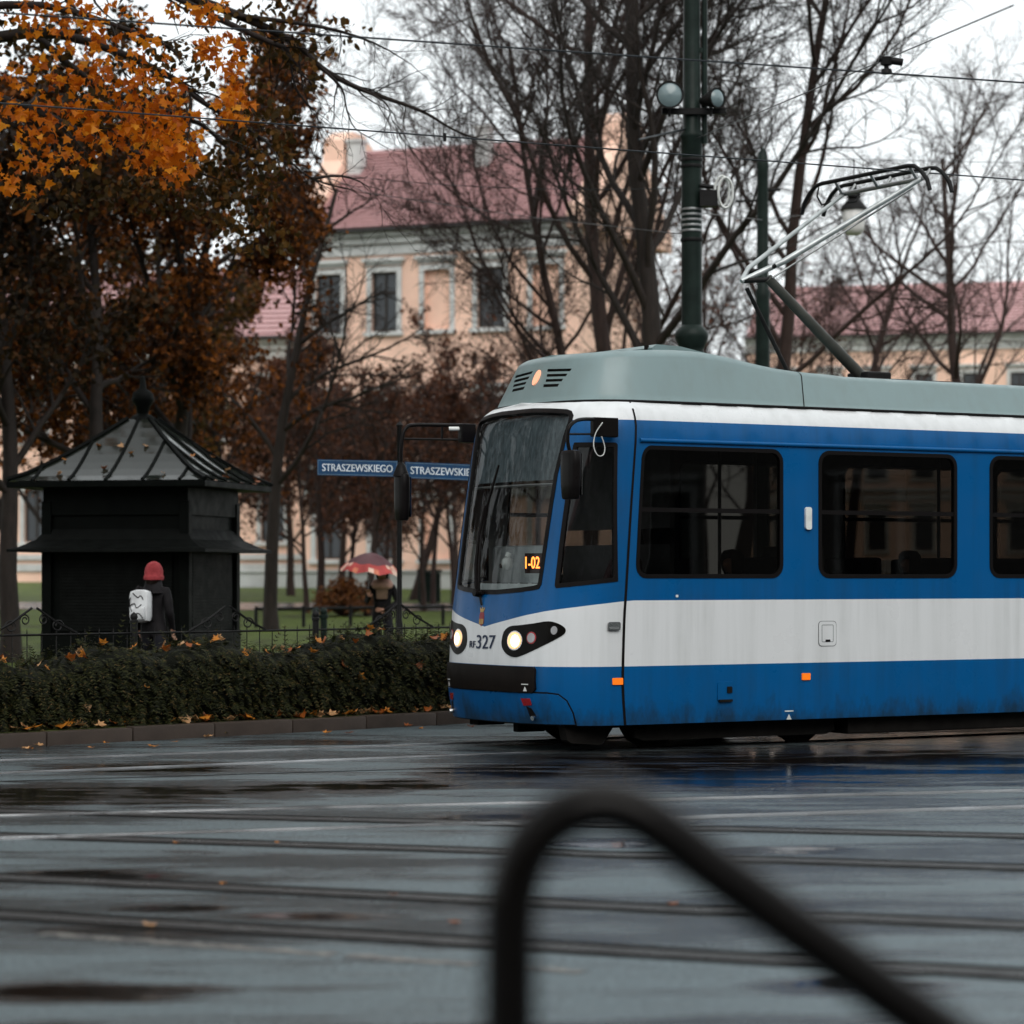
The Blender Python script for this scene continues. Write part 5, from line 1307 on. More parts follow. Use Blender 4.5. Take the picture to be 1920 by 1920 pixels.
for sx in (-1, 1):
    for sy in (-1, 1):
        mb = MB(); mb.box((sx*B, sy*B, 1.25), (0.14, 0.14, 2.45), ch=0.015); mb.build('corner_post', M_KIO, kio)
# lower pagoda skirt
mb = MB(); ri = [(B + 0.02, 2.1), (B + 0.12, 1.96), (B + 0.30, 1.86), (B + 0.42, 1.83), (B + 0.42, 1.79), (B + 0.02, 1.79)]
for (e, z) in ri:
    for sx, sy in ((-1, -1), (1, -1), (1, 1), (-1, 1)): mb.v.append((sx*e, sy*e, z))
for i in range(len(ri)-1):
    for j in range(4): mb.f.append([4*i+j, 4*i+(j+1)%4, 4*i+4+(j+1)%4, 4*i+4+j]); mb.m.append(0)
mb.build('awning', M_KSH, kio)
mb = MB(); mb.box((0, 0, 2.5), (2*B + 0.1, 2*B + 0.1, 0.42)); mb.box((0, 0, ZEv - 0.03), (2*E, 2*E, 0.08), ch=0.01); mb.build('eaves', M_KIO, kio)
mb = MB(); C4 = [(-E, -E), (E, -E), (E, E), (-E, E)]; tp = 0.16
def rz_(f): return ZEv + 0.02 + (ZA - ZEv) * (f ** 1.25)          # slightly concave slope
K = 8
for k in range(K + 1):
    f = k / K; e = E + (tp - E) * f
    for (x, y) in C4: mb.v.append((x/E*e, y/E*e, rz_(f)))
for k in range(K):
    for j in range(4): mb.f.append([4*k+j, 4*k+(j+1)%4, 4*k+4+(j+1)%4, 4*k+4+j]); mb.m.append(0)
rfk = mb.build('roof', M_KROOF, kio)
for face in range(4):
    for k in range(-2, 3):
        x = k * 0.52
        m1 = MB(); pl = []
        for j in range(7):
            f = j / 6 * min(1.0, max(0.05, (E - abs(x)) / (E - tp))); e = E + (tp - E)*f; pl.append(Matrix.Rotation(face*math.pi/2, 4, 'Z') @ Vector((x, -e - 0.004, rz_(f) + 0.012)))
        m1.tube(pl, 0.022, 4); m1.build('standing_seam', M_KIO, rfk)
    m1 = MB(); m1.tube([Matrix.Rotation(face*math.pi/2, 4, 'Z') @ Vector((-(E + (tp-E)*j/6), -(E + (tp-E)*j/6), rz_(j/6) + 0.015)) for j in range(7)], 0.035, 5); m1.build('hip_cap', M_KIO, rfk)
mb = MB(); mb.lathe([(0.2, ZA - 0.05), (0.17, ZA + 0.05), (0.08, ZA + 0.1), (0.10, ZA + 0.2), (0.16, ZA + 0.28), (0.14, ZA + 0.38), (0.05, ZA + 0.45), (0.03, ZA + 0.6), (0.0, ZA + 0.62)], (0, 0, 0), 14); mb.build('finial', M_KIO, rfk, smooth=50)

# ------------------------------------------------------------------ poles, signs, wires
PY = 33.5
pole = empty('tram_pole', (P(1297, 1080, PY).x, PY, 0.0), label='dark green overhead line pole with collars behind the tram roof', cat='pole')
mb = MB()
def pz(y): return CH - (y - HY)/F*PY
mb.lathe([(0.20, 0), (0.20, 1.2), (0.17, 1.3), (0.155, pz(660)), (0.15, pz(655)), (0.16, pz(652)), (0.21, pz(634)), (0.215, pz(626)), (0.17, pz(616)), (0.13, pz(610)), (0.128, pz(330)), (0.135, pz(262)), (0.15, pz(258)), (0.15, pz(252)), (0.115, pz(245)), (0.105, pz(40)), (0.10, pz(-120)), (0.0, pz(-125))], (0, 0, 0), 20)
mb.build('shaft', M_POLE, pole, smooth=40)
mb = MB(); dx = (1321 - 1297)/F*PY; mb.tube([(dx, -0.02, pz(270)), (dx, -0.02, pz(-110))], 0.036, 8)
for y in (95, 215): mb.box((dx/2, -0.02, pz(y)), (dx, 0.05, 0.06))
mb.build('cable_pipe', M_POLE, pole, smooth=60)
for y in (393, 403, 413, 423, 433):
    mb = MB(); mb.lathe([(0.135, -0.014), (0.137, 0.0), (0.135, 0.014)], (0, 0, pz(y)), 20); mb.build('clamp_band', M_STEEL, pole, smooth=60)
for y in (300, 312, 450):
    mb = MB(); mb.lathe([(0.14, -0.02), (0.146, 0.0), (0.14, 0.02)], (0, 0, pz(y)), 20); mb.build('collar', M_IRON, pole, smooth=60)
mb = MB(); mb.box(((1300-1297)/F*PY, -0.12, pz(212)), ((1360-1240)/F*PY, 0.06, 0.075)); mb.build('crossbar', M_IRON, pole)
mb = MB(); mb.tube([(0.1, -0.1, pz(350)), (0.32, -0.12, pz(355))], 0.03, 6); mb.box((0.2, -0.1, pz(375)), (0.22, 0.2, 0.2)); mb.build('wire_bracket', M_IRON, pole)
for k_, (cx_, cy_) in enumerate(((1352, 362), (1358, 366))):
    mb = MB(); cxm = (cx_ - 1297)/F*PY; pl = [(cxm + 0.09*math.cos(t_) , -0.16 - 0.05*k_, pz(cy_) + 0.19*math.sin(t_)) for t_ in [i*2*math.pi/20 for i in range(21)]]
    mb.tube(pl, 0.018, 6); mb.build('cable_coil', M_WHITEP, pole, smooth=60)
# two spotlights on the crossbar
def spotlight(px, py, rad, yaw, label):
    w = P(px, py, PY - 0.3); s = empty('spotlight', w, yaw, label=label, cat='spotlight', group='spotlights on the green pole')
    Mx = Matrix.Rotation(R(90), 4, 'X')
    m1 = MB(); m1.lathe([(0.0, -0.26), (rad*0.45, -0.26), (rad*0.6, -0.2), (rad*0.95, -0.05), (rad*1.1, 0.0), (rad*1.12, 0.03), (rad*0.98, 0.03), (rad*0.97, 0.015), (0.0, 0.015)], (0, 0, 0), 28, Mx); m1.build('housing', M_IRON, s, smooth=40)
    m1 = MB(); m1.lathe([(rad*0.96, 0.016), (rad*0.7, 0.04), (rad*0.35, 0.055), (0.0, 0.06)], (0, 0, 0), 28, Mx); m1.build('lens', NT('lens glass grey').set((0.16, 0.22, 0.23), 0.15, 0, 0.6).m, s, smooth=60)
    m1 = MB(); m1.tube([(0, 0.1, -rad*0.8), (0, 0.1, -rad - 0.1)], 0.02, 6); m1.build('stirrup', M_IRON, s)
spotlight(1256, 178, 0.155, R(0), 'round grey spotlight facing the camera, left of the green pole')
spotlight(1343, 184, 0.115, R(38), 'smaller spotlight turned away, right of the green pole')
# slimmer second pole
P2 = 45.0
p2 = empty('lamp_pole', gnd(1430, P2), label='slim green pole with small crossarms right of the main tram pole', cat='pole'); b = p2.location
def pz2(y): return CH - (y - HY)/F*P2 - b.z
mb = MB(); mb.lathe([(0.13, 0), (0.12, pz2(560)), (0.13, pz2(548)), (0.10, pz2(540)), (0.095, pz2(320)), (0.11, pz2(312)), (0.07, pz2(285)), (0.0, pz2(275))], (0, 0, 0), 14); mb.build('shaft', M_POLE, p2, smooth=40)
mb = MB(); mb.tube([(-0.12, 0, pz2(356)), (0.3, 0, pz2(356))], 0.03, 6); mb.tube([(-0.45, 0, pz2(378)), (0.1, 0, pz2(374))], 0.022, 6); mb.build('crossarm', M_IRON, p2, smooth=60)
# street name signs on their post
SY = 31.6
sp = empty('sign_post', (P(749, 1080, SY).x, SY, 0.13), label='thin black post carrying the street name plates', cat='sign post'); b = sp.location
mb = MB(); mb.lathe([(0.045, 0), (0.04, 0.9), (0.03, 0.95), (0.03, CH - (800-HY)/F*SY - 0.13), (0.045, CH - (797-HY)/F*SY - 0.13), (0.0, CH - (790-HY)/F*SY - 0.13)], (0, 0, 0), 12); mb.build('shaft', M_IRON, sp, smooth=40)
def sign(label, x0, yt0, yb0, x1, yt1, yb1, Y0, Y1):
    A, Bq, C_, D = P(x0, yt0, Y0), P(x1, yt1, Y1), P(x1, yb1, Y1), P(x0, yb0, Y0)
    root = empty('street_sign', (A + C_)/2, label=label, cat='street sign', group='street name plates'); o = root.location
    ex = (Bq - A).normalized(); ez = Vector((0, 0, 1)); nn = ex.cross(ez).normalized()
    if nn.y > 0: nn = -nn
    Lx = (Bq - A).length; Hh = (A.z - D.z + Bq.z - C_.z)/2
    def pt_(x, z, d): return Vector(((x-0.5)*Lx*ex.x, (x-0.5)*Lx*ex.y, 0)) + Vector((0, 0, (x-0.5)*Lx*ex.z + (z-0.5)*Hh)) + nn*d
    m1 = MB(); m1.prism([pt_(0, 0, 0), pt_(1, 0, 0), pt_(1, 1, 0), pt_(0, 1, 0)], nn*-0.02); m1.build('plate', M_SIGN, root)
    m1 = MB()
    for (xa, za, xb, zb2) in ((0.006, 0.05, 0.994, 0.085), (0.006, 0.915, 0.994, 0.95), (0.006, 0.085, 0.012, 0.915), (0.988, 0.085, 0.994, 0.915)):
        m1.add([pt_(xa, za, .002), pt_(xb, za, .002), pt_(xb, zb2, .002), pt_(xa, zb2, .002)], [(0, 1, 2, 3)])
    m1.build('border', plain('sign border', (0.10, 0.16, 0.22), 0.5), root)
    V, Fc = text_polys('STRASZEWSKIEGO')
    for k_ in range(2): fat(V, Fc, 'street_name', M_SIGNW, root, lambda x, y: pt_(0.06 + 0.88*x + 0.004*k_, 0.27 + 0.46*y, 0.003 + 0.0005*k_))
    m1 = MB(); m1.box(pt_(0.5, 0.5, 0), (0, 0, 0)); 
    return root
sign('blue street name plate left of the post reading STRASZEWSKIEGO', 595, 861, 891, 745, 864, 894, SY - 0.1, SY - 0.15)
sign('blue street name plate right of the post, partly hidden by the tram', 760, 866, 897, 915, 872, 902, SY - 0.1, SY + 0.35)

M_WIRE = plain('overhead wire', (0.03, 0.035, 0.04), 0.4, 0.5)
def wire(label, pts, rad, sag=0.0, n=24):
    A = pts[0]; root = empty('overhead_wire', A, label=label, cat='wire', group='overhead wires')
    mb = MB(); pl = []
    for a, b in zip(pts, pts[1:]):
        for i in range(n): f = i/n; pl.append(a.lerp(b, f) - Vector((0, 0, sag*4*f*(1-f))) - A)
    pl.append(pts[-1] - A); mb.tube(pl, rad, 6); mb.build('cable', M_WIRE, root, smooth=60); return root
zc_ = TW(xw, 0, zw).z + 0.035
cA = TW(xw, 0.0, 0); cl_ = TW(-14, 0.0, 0); cr_ = TW(30, 0.0, 0)
def wpt(px, py, z): Y = F*(z - CH)/(HY - py); return Vector(((px-960)/F*Y, Y, z))
B0, B1 = wpt(250, 212, 5.62), wpt(1669, 319, 5.62)
d = (B1 - B0).normalized()
wb = wire('contact wire crossing the sky just above the pantograph', [B0 - d*16, B1 + d*25], 0.0075)
A0, A1 = wpt(720, 73, 5.62), wpt(1669, 138, 5.62); d = (A1 - A0).normalized()
wa = wire('topmost contact wire crossing in front of the green pole', [A0 - d*10, A1 + d*25], 0.0075)
mb = MB(); q = A1 - wa.location; mb.tube([q + Vector((-0.03, 0, 0)), q + Vector((-0.03, 0, 0.035)), q + Vector((-0.03, 0, 0.04)), q + Vector((-0.03, 0, 0.06)), q + Vector((-0.03, 0, 0.07)), q + Vector((-0.03, 0, 0.13))], [0.05, 0.04, 0.02, 0.02, 0.045, 0.05], 10)
mb.tube([q + Vector((-0.09, 0, 0.12)), q + Vector((0.1, 0, 0.09))], 0.03, 8); mb.build('wire_hanger', M_IRON, wa, smooth=50)
mb = MB(); q = wpt(834, 256, 5.62) - wb.location; mb.tube([q + Vector((0, 0, 0.03)), q + Vector((0, 0, -0.045))], 0.016, 6); mb.build('wire_clip', M_IRON, wb)
wire('thin span wire rising from the pole to the hanger', [P(1300, 262, PY), P(1640, 120, 22.4), P(1900, 10, 18.0)], 0.0055)
wire('bracket rod and span wire left of the pole', [P(1197, 262, 31.5), P(1286, 242, PY)], 0.014)
wire('thin cross wire in front of the tiled roof, upper one', [P(560, 318, 40), P(1290, 352, PY)], 0.006, 0.12)
wire('thin cross wire slanting down over the tiled roof', [P(400, 250, 30), P(690, 362, 36), P(1000, 408, 42), P(1290, 440, PY)], 0.006)
wire('thin wire from the pole toward the second pole', [P(1300, 398, PY), P(1430, 412, P2), P(1700, 380, 60)], 0.007)
# hanging lantern
LY = 46.0
ln_ = empty('hanging_lantern', P(1601, 380, LY), label='old black lantern with white glass hanging behind the pantograph', cat='lantern')
mb = MB(); mb.lathe([(0.0, 0.30), (0.05, 0.30), (0.06, 0.2), (0.11, 0.19), (0.12, 0.10), (0.09, 0.06), (0.14, 0.02), (0.22, -0.08), (0.24, -0.12), (0.2, -0.13)], (0, 0, 0), 18); mb.build('cap', M_IRON, ln_, smooth=40)
mb = MB(); mb.lathe([(0.19, -0.13), (0.2, -0.25), (0.18, -0.45), (0.12, -0.55), (0.0, -0.57)], (0, 0, 0), 18); mb.build('globe', plain('opal glass', (0.75, 0.74, 0.72), 0.3), ln_, smooth=60)
mb = MB(); mb.tube([(0, 0, 0.28), (0, 0, 0.75)], 0.012, 6); mb.build('rod', M_IRON, ln_)
q = P(1601, 380, LY) + Vector((0, 0, 0.75)); wire('support wire of the hanging lantern', [P(1430, 300, P2), q, P(2100, 310, 47)], 0.006)

# ------------------------------------------------------------------ fallen leaves
r = random.Random(31)
ML_FALL = [leafmat('fallen orange leaf', [(0.0, (0.42, 0.13, 0.015)), (1.0, (0.5, 0.2, 0.03))], 0.3, 0.2), leafmat('fallen rust leaf', [(0.0, (0.22, 0.055, 0.012)), (1.0, (0.28, 0.08, 0.015))], 0.3, 0.2), leafmat('fallen pale leaf', [(0.0, (0.55, 0.32, 0.16)), (1.0, (0.5, 0.27, 0.12))], 0.3, 0.2)]
lms = []
for k in range(6):
    mb = MB(); n = len(LEAF5)
    vs = [Vector((a*0.115, (c - 0.4)*0.115, 0.045*(a*a*2 + (c-0.4)**2) + r.uniform(0, 0.012))) for a, c in LEAF5]
    mb.add(vs, [list(range(n))]); me = bpy.data.meshes.new('fallen_leaf'); me.from_pydata(mb.v, [], mb.f); me.materials.append(ML_FALL[k % 3]); lms.append(me)
def drop(p, label, group, tilt, sc=1.0):
    o = link('fallen_leaf', r.choice(lms)); o.location = p; o.rotation_euler = (r.uniform(-tilt, tilt), r.uniform(-tilt, tilt), r.uniform(0, 6.28)); s = r.uniform(0.75, 1.3)*sc; o.scale = (s, s, s)
    tag(o, label, 'leaf', group)
for k in range(145):
    a = r.uniform(-6, 6.5); drop(KP(a, r.uniform(0.10, 0.36), 0.145 + r.uniform(0, 0.03)), 'fallen maple leaf lying between the kerb and the hedge foot', 'leaves at the hedge foot', 0.7, 0.95)
for k in range(75):
    a = r.uniform(-6, 6.5); drop(KP(a, r.uniform(0.28, 0.8), hz(a) - 0.02 + r.uniform(0, 0.03)), 'fallen maple leaf caught on top of the hedge', 'leaves on the hedge', 1.0, 0.72)
for k in range(14):
    a = r.uniform(-6, 6.5); drop(KP(a, 0.255, r.uniform(0.3, 0.7)), 'fallen maple leaf caught on the front of the hedge', 'leaves on the hedge front', 1.5, 0.8)
for k in range(22):
    a = r.uniform(-6, 7); d_ = -abs(r.gauss(0, 0.5)) - 0.06; drop(KP(a, d_, 0.008), 'fallen leaf flat on the wet road beside the kerb', 'leaves on the road by the kerb', 0.12, 0.7)
for px, py in ((735, 1681), (852, 1735), (520, 1583), (330, 1583), (985, 1670), (420, 1660), (280, 1740), (1260, 1700)):
    drop(G(px, py) + Vector((0, 0, 0.007)), 'small fallen leaf lying out among the tram rails', 'leaves among the rails', 0.12, 0.42)
for k in range(14):
    f = r.uniform(0.05, 0.75); e = E + (tp - E)*f; x = r.uniform(-0.9, 0.9)*e; face = r.choice((0, 0, 0, 1)); p = Matrix.Rotation(kio.rotation_euler[2] + face*math.pi/2, 4, 'Z') @ Vector((x, -e, rz_(f) + 0.02)); drop(Vector((KC.x, KC.y, kz)) + p, 'fallen leaf lying on the kiosk roof', 'leaves on the kiosk roof', 0.5, 0.7)

# ------------------------------------------------------------------ people
def figure(name, loc, rz, label, J, bones, mats, parent=None, sub=2):
    """J: joint -> (x, y, z, radius), y is forward; bones: (a, b, material index)"""
    names = list(J); idx = {k: i for i, k in enumerate(names)}
    me = bpy.data.meshes.new(name); me.from_pydata([J[k][:3] for k in names], [(idx[a], idx[b]) for a, b, _ in bones], [])
    o = bpy.data.objects.new(name, me); COL.objects.link(o)
    o.modifiers.new('skin', 'SKIN'); sk = me.skin_vertices[0].data
    for k in names: sk[idx[k]].radius = (J[k][3], J[k][3] if len(J[k]) < 5 else J[k][4]); sk[idx[k]].use_root = (k == 'pelvis')
    ss = o.modifiers.new('sub', 'SUBSURF'); ss.levels = sub; ss.render_levels = sub
    dg = bpy.context.evaluated_depsgraph_get(); m2 = bpy.data.meshes.new_from_object(o.evaluated_get(dg))
    bpy.data.objects.remove(o)
    m2.materials.clear()
    for m in mats: m2.materials.append(m)
    segs = [(Vector(J[a][:3]), Vector(J[b][:3]), (J[a][3] + J[b][3])/2, mi) for a, b, mi in bones]
    for p in m2.polygons:
        c = p.center; best = 9; bi = 0
        for a, b, rr, mi in segs:
            ab = b - a; t_ = max(0, min(1, (c-a).dot(ab)/max(1e-9, ab.length_squared))); dd = (c - a - ab*t_).length - rr
            if dd < best: best = dd; bi = mi
        p.material_index = bi; p.use_smooth = True
    m2.name = name
    o = link(name, m2, parent); o.location = loc; o.rotation_euler = (0, 0, rz)
    if parent is None: tag(o, label, 'person')
    return o
def fingers(J, bones, w, s, base, d, side, mi):
    base = Vector(base); d = Vector(d).normalized(); side = Vector(side).normalized(); curl = d.cross(side).normalized() * 0.3
    pm = base + d*0.05; J[w+'palm'] = (*pm, 0.028, 0.022); bones.append((w, w+'palm', mi))
    for k, (o_, L) in enumerate(((-0.027, 0.065), (-0.009, 0.078), (0.009, 0.074), (0.026, 0.058))):
        a = pm + d*0.045 + side*o_; b = a + (d + curl).normalized()*L*0.55; c = b + (d*0.6 + curl*2.2).normalized()*L*0.45
        for nm, q in (('a', a), ('b', b), ('c', c)): J[w+'f%d%s' % (k, nm)] = (*q, 0.0095)
        bones += [(w+'palm', w+'f%da' % k, mi), (w+'f%da' % k, w+'f%db' % k, mi), (w+'f%db' % k, w+'f%dc' % k, mi)]
    a = base + d*0.03 - side*0.038; b = a + (d - side*0.5).normalized()*0.045
    J[w+'ta'] = (*a, 0.012); J[w+'tb'] = (*b, 0.010); bones += [(w, w+'ta', mi), (w+'ta', w+'tb', mi)]
def standing(armL, armR, stride=0.0, head=(0, 0)):
    J = {'pelvis': (0, 0, 0.95, 0.14, 0.11), 'waist': (0, 0, 1.10, 0.135, 0.10), 'chest': (0, 0, 1.28, 0.165, 0.12), 'neckb': (0, 0, 1.43, 0.075), 'neck': (0, 0.01, 1.49, 0.055),
         'jaw': (head[0], 0.03 + head[1], 1.555, 0.068, 0.075), 'crown': (head[0], 0.015 + head[1], 1.655, 0.082, 0.092), 'nose': (head[0], 0.125 + head[1], 1.59, 0.014),
         'shL': (-0.175, 0, 1.38, 0.07), 'shR': (0.175, 0, 1.38, 0.07), 'hipL': (-0.09, 0, 0.90, 0.10), 'hipR': (0.09, 0, 0.90, 0.10),
         'knL': (-0.10, 0.03 + stride, 0.50, 0.068), 'knR': (0.10, 0.03 - stride*0.4, 0.50, 0.068), 'anL': (-0.10, stride*1.3, 0.09, 0.045), 'anR': (0.10, -stride*1.6, 0.10, 0.045),
         'toL': (-0.11, 0.16 + stride*1.3, 0.035, 0.038), 'toR': (0.11, 0.15 - stride*1.6, 0.04, 0.038),
         'elL': (*armL[0], 0.052), 'wrL': (*armL[1], 0.036), 'elR': (*armR[0], 0.052), 'wrR': (*armR[1], 0.036)}
    B_ = [('pelvis', 'waist', 0), ('waist', 'chest', 0), ('chest', 'neckb', 0), ('neckb', 'neck', 2), ('neck', 'jaw', 2), ('jaw', 'crown', 2), ('jaw', 'nose', 2), ('chest', 'shL', 0), ('chest', 'shR', 0),
          ('shL', 'elL', 0), ('elL', 'wrL', 0), ('shR', 'elR', 0), ('elR', 'wrR', 0), ('pelvis', 'hipL', 0), ('pelvis', 'hipR', 0), ('hipL', 'knL', 1), ('knL', 'anL', 1), ('hipR', 'knR', 1), ('knR', 'anR', 1), ('anL', 'toL', 3), ('anR', 'toR', 3)]
    return J, B_
M_SKIN = plain('skin', (0.42, 0.22, 0.15), 0.5, var=0.08)
M_COAT = plain('black coat', (0.012, 0.011, 0.012), 0.7)
M_TROU = plain('dark trousers', (0.014, 0.014, 0.018), 0.7)
M_SHOE = plain('dark shoes', (0.012, 0.011, 0.01), 0.4)
M_HAIR = plain('dark hair', (0.012, 0.008, 0.006), 0.45)
def shell(name, prof, c, mat, parent, sx=1.0, sy=1.0, n=20, cut=None):
    m1 = MB(); vs = []
    for (rr, z) in prof:
        for j in range(n): a_ = 2*math.pi*j/n; vs.append((c[0] + rr*sx*math.cos(a_), c[1] + rr*sy*math.sin(a_), c[2] + z))
    fs = []
    for i in range(len(prof)-1):
        for j in range(n):
            a_ = math.degrees(2*math.pi*(j+0.5)/n)
            if cut and cut(a_, (prof[i][1]+prof[i+1][1])/2): continue
            fs.append((i*n+j, i*n+(j+1)%n, (i+1)*n+(j+1)%n, (i+1)*n+j))
    m1.add(vs, fs); o = m1.build(name, mat, parent, smooth=70); return o
# walker with red hood, seen from behind
J, B_ = standing(((-0.24, -0.05, 1.12), (-0.22, 0.1, 0.9)), ((0.24, -0.05, 1.12), (0.20, 0.12, 0.92)), 0.12)
fingers(J, B_, 'wrL', 0, (-0.22, 0.1, 0.9), (0, 0.2, -1), (0, 1, 0), 2); fingers(J, B_, 'wrR', 0, (0.2, 0.12, 0.92), (0, 0.2, -1), (0, 1, 0), 2)
wk = gnd(288, 31.0); wk.z = 0.136
per = figure('person', wk, R(-18), 'person in dark jacket and red knit hat walking away past the kiosk', J, B_, [M_COAT, M_TROU, M_SKIN, M_SHOE])
per.scale = (0.95, 0.95, 0.93)
shell('hair', [(0.07, -0.17), (0.095, -0.13), (0.106, -0.08), (0.105, -0.04)], (0, 0, 1.61), M_HAIR, per, 0.98, 1.05)
shell('beanie', [(0.119, -0.085), (0.124, -0.06), (0.123, -0.035), (0.113, -0.03), (0.114, 0.02), (0.104, 0.07), (0.078, 0.115), (0.035, 0.145), (0.0, 0.15)], (0, 0.005, 1.61), plain('red knit', (0.26, 0.025, 0.03), 0.85, bump=0.4, scale=14), per, 1.0, 1.1, 20, lambda a_, z: 55 < a_ < 125 and z < 0.03)
shell('collar', [(0.19, -0.06), (0.15, -0.02), (0.115, 0.03), (0.105, 0.09), (0.098, 0.10)], (0, 0, 1.42), M_COAT, per, 1.0, 0.8)
# rucksack carried on the walker's back
bpw = per.matrix_basis @ Vector((-0.08, -0.19, 1.20))
bp = empty('rucksack', bpw, R(-18), label='white rucksack with black line pattern on the walker in the red hat', cat='rucksack')
m1 = MB(); m1.box((0, 0, 0), (0.26, 0.17, 0.38), ch=0.08); m1.box((0, -0.07, -0.08), (0.19, 0.08, 0.16), ch=0.035); m1.build('bag', plain('white canvas', (0.62, 0.64, 0.65), 0.7), bp, smooth=50)
m1 = MB()
for pl in ([(-0.06, 0.15), (0.0, 0.10), (0.04, 0.12), (0.07, 0.08)], [(0.05, 0.02), (0.0, -0.02), (-0.04, 0.03), (-0.09, 0.0)], [(-0.05, -0.12), (0.02, -0.08), (0.08, -0.14)], [(-0.09, 0.10), (-0.10, 0.02), (-0.06, -0.06)]):
    m1.tube([Vector(q) for q in smooth_curve([(x, -0.087 if z > 0.01 else -0.113, z) for x, z in pl], 4)], 0.006, 4)
m1.build('line_print', M_COAT, bp)
for s in (-1, 1):
    m1 = MB(); m1.tube([(s*0.10, 0.06, 0.17), (s*0.10, 0.14, 0.22), (s*0.11, 0.26, 0.12), (s*0.12, 0.26, -0.08), (s*0.11, 0.08, -0.17)], 0.018, 6); m1.build('strap', M_COAT, bp)
# person under the red umbrella, facing the road
UY = 41.0; ub = gnd(717, UY); ub.z = 0.14
J, B_ = standing(((-0.25, 0.05, 1.14), (-0.06, 0.24, 1.02)), ((0.25, 0.07, 1.15), (0.20, 0.27, 1.22)), 0.05, (0.0, 0.03))
fingers(J, B_, 'wrL', 0, (-0.06, 0.24, 1.02), (1, 0.15, 0), (0, 0, 1), 2); fingers(J, B_, 'wrR', 0, (0.2, 0.27, 1.22), (0.1, 0.3, 0.9), (1, 0, 0), 2)
pe = figure('person', ub, R(180), 'person in dark coat and pale pink scarf standing under the red umbrella', J, B_, [M_COAT, M_TROU, M_SKIN, M_SHOE])
shell('hair', [(0.075, -0.13), (0.10, -0.08), (0.112, 0.0), (0.105, 0.06), (0.07, 0.10), (0.0, 0.112)], (0, 0.02, 1.625), M_HAIR, pe, 0.98, 1.1, 20, lambda a_, z: 40 < a_ < 140 and z < 0.045)
shell('scarf', [(0.09, 0.10), (0.13, 0.075), (0.165, 0.01), (0.15, -0.05), (0.10, -0.07)], (0, 0.02, 1.43), plain('pale pink scarf', (0.62, 0.36, 0.29), 0.8, bump=0.2, scale=12), pe, 1.1, 1.0)
m1 = MB(); m1.prism([(-0.10, 0.128, 1.40), (0.10, 0.128, 1.40), (0.085, 0.14, 1.20), (-0.085, 0.14, 1.20)], (0, 0.015, 0)); m1.build('jumper', plain('beige jumper', (0.22, 0.14, 0.09), 0.8), pe)
pe.scale = (0.95, 0.95, 0.925)
# umbrella held in the raised hand
Lu = P(690, 1080, UY - 0.28)
um = empty('umbrella', (Lu.x, UY - 0.28, 1.36), label='maroon umbrella with red and cream checked rim', cat='umbrella'); um.rotation_euler = (R(2), R(5), 0)
M_MAR = NT('maroon cloth').set((0.08, 0.02, 0.026), 0.45).m
m_r = [plain('rim red', (0.36, 0.03, 0.025), 0.5), plain('rim peach', (0.50, 0.14, 0.07), 0.5), plain('rim cream', (0.66, 0.46, 0.36), 0.5)]
Rr = 0.455; N = 32
def uz(f, k): # dome with slightly scalloped rim
    return 0.60 - 0.30*f**1.9 + (0.022*f*f*math.cos(8*2*math.pi*k/N) if f > 0.5 else 0)
m1 = MB(); fr = [0.02, 0.2, 0.4, 0.6, 0.75]
for f in fr:
    for k in range(N): a_ = 2*math.pi*k/N; m1.v.append((Rr*f*math.cos(a_), Rr*f*math.sin(a_), uz(f, k)))
for i in range(len(fr)-1):
    for k in range(N): m1.f.append([i*N+k, i*N+(k+1)%N, (i+1)*N+(k+1)%N, (i+1)*N+k]); m1.m.append(0)
m1.build('canopy', M_MAR, um, smooth=60)
m1 = MB(); fr = [0.75, 0.87, 1.0]; rr_ = random.Random(2)
for f in fr:
    for k in range(N): a_ = 2*math.pi*k/N; m1.v.append((Rr*f*math.cos(a_), Rr*f*math.sin(a_), uz(f, k)))
for i in range(2):
    for k in range(N): m1.f.append([i*N+k, i*N+(k+1)%N, (i+1)*N+(k+1)%N, (i+1)*N+k]); m1.m.append(rr_.choice((0, 1, 0, 0, 2)))
m1.build('checked_rim', m_r, um, smooth=60)
for k in range(8):
    a_ = 2*math.pi*k/8; m1 = MB(); m1.tube([(0.01*math.cos(a_), 0.01*math.sin(a_), 0.585), (Rr*0.5*math.cos(a_), Rr*0.5*math.sin(a_), uz(0.5, 4*k) - 0.012), (Rr*0.98*math.cos(a_), Rr*0.98*math.sin(a_), uz(0.98, 4*k) - 0.01)], 0.003, 4); m1.build('rib', M_STEEL, um)
m1 = MB(); m1.tube([(0, 0, -0.16), (0, 0, 0.63)], 0.006, 6); m1.build('shaft', M_STEEL, um); m1 = MB(); m1.tube([(0, 0, -0.20), (0, 0, -0.06)], 0.013, 8); m1.build('handle', M_RUBBER, um)
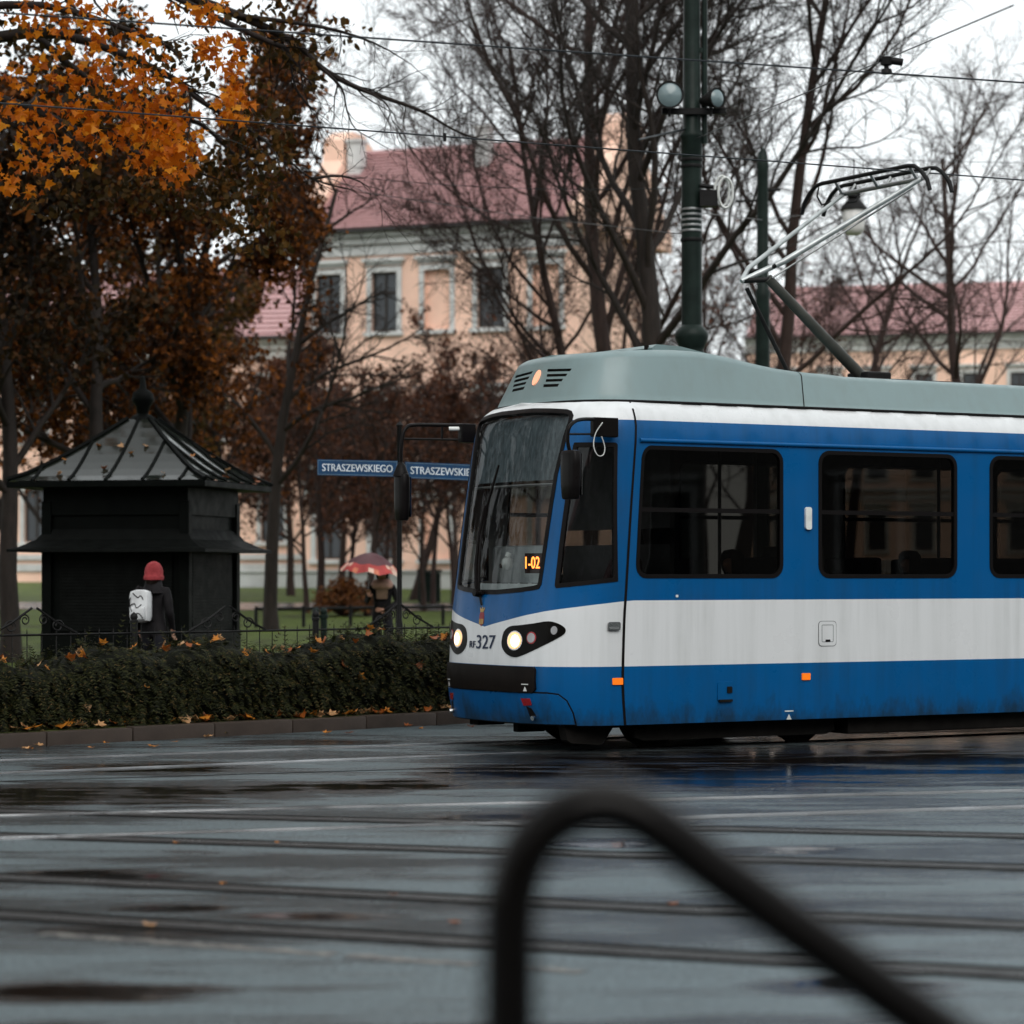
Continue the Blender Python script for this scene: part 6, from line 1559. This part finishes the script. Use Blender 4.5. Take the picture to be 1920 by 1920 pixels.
# driver and passengers
def seated():
    J, B_ = standing(((-0.25, 0.08, 1.12), (-0.18, 0.34, 1.05)), ((0.25, 0.08, 1.12), (0.18, 0.34, 1.05)))
    for s, k in ((-1, 'L'), (1, 'R')):
        J['hip'+k] = (s*0.09, 0.05, 0.92, 0.10); J['kn'+k] = (s*0.11, 0.45, 0.93, 0.07); J['an'+k] = (s*0.11, 0.46, 0.52, 0.045); J['to'+k] = (s*0.11, 0.62, 0.46, 0.04)
        fingers(J, B_, 'wr'+k, 0, J['wr'+k][:3], (0, 1, -0.1), (-s, 0, 0), 2)
    return J, B_
def rider(nm, s, t_, z, yaw, label, coat):
    J, B_ = seated(); w = TW(s, t_, z); o = figure('person', w, TH + yaw, label, J, B_, [coat, M_TROU, M_SKIN, M_SHOE])
    shell('hair', [(0.075, -0.13), (0.10, -0.08), (0.112, 0.0), (0.105, 0.06), (0.07, 0.10), (0.0, 0.112)], (0, 0.02, 1.625), M_HAIR, o, 0.98, 1.1, 20, lambda a_, zz: 40 < a_ < 140 and zz < 0.045)
rider('driver', 1.30, -0.45, 0.35, R(90), 'driver in dark clothes sitting in the tram cab', plain('driver jacket', (0.03, 0.012, 0.014), 0.8))
rider('passenger', 2.35, -0.72, 0.12, R(90), 'passenger sitting behind the first side window', plain('passenger coat', (0.03, 0.02, 0.018), 0.8))
rider('passenger', 4.50, -0.72, 0.12, R(90), 'passenger sitting behind the second side window', plain('passenger dark coat', (0.02, 0.012, 0.012), 0.8))

# ------------------------------------------------------------------ bent tube in the foreground
FY = 3.6
tb = empty('bent_tube_barrier', (P(955, 1080, FY).x, FY, 0), label='dark bent steel tube barrier, blurred close to the camera', cat='barrier')
o0 = tb.location
cp = [(957, 3500), (956, 2400), (955, 1846), (956, 1740), (962, 1670), (985, 1600), (1030, 1545), (1085, 1515), (1135, 1508), (1190, 1522), (1250, 1560), (1330, 1622), (1500, 1745), (1640, 1846), (1900, 2040), (2100, 2260), (2180, 2600), (2190, 3500)]
pl = [tuple(P(x, y, FY) - o0) for x, y in cp]
pl = [q for q in pl if q[2] > -0.2]
pl = smooth_curve(pl, 6)
mb = MB(); mb.tube(pl, 0.038, 20); mb.build('tube', plain('worn dark steel tube', (0.003, 0.0022, 0.0018), 0.12, 0.0, scale=20, bump=0.03, spec=0.14), tb, smooth=60)
for q in (pl[0], pl[-1]):
    mb = MB(); mb.lathe([(0.09, 0.0), (0.09, 0.012), (0.05, 0.016), (0.04, 0.05)], (q[0], q[1], 0.0), 16); mb.build('foot_flange', M_IRON, tb, smooth=40)
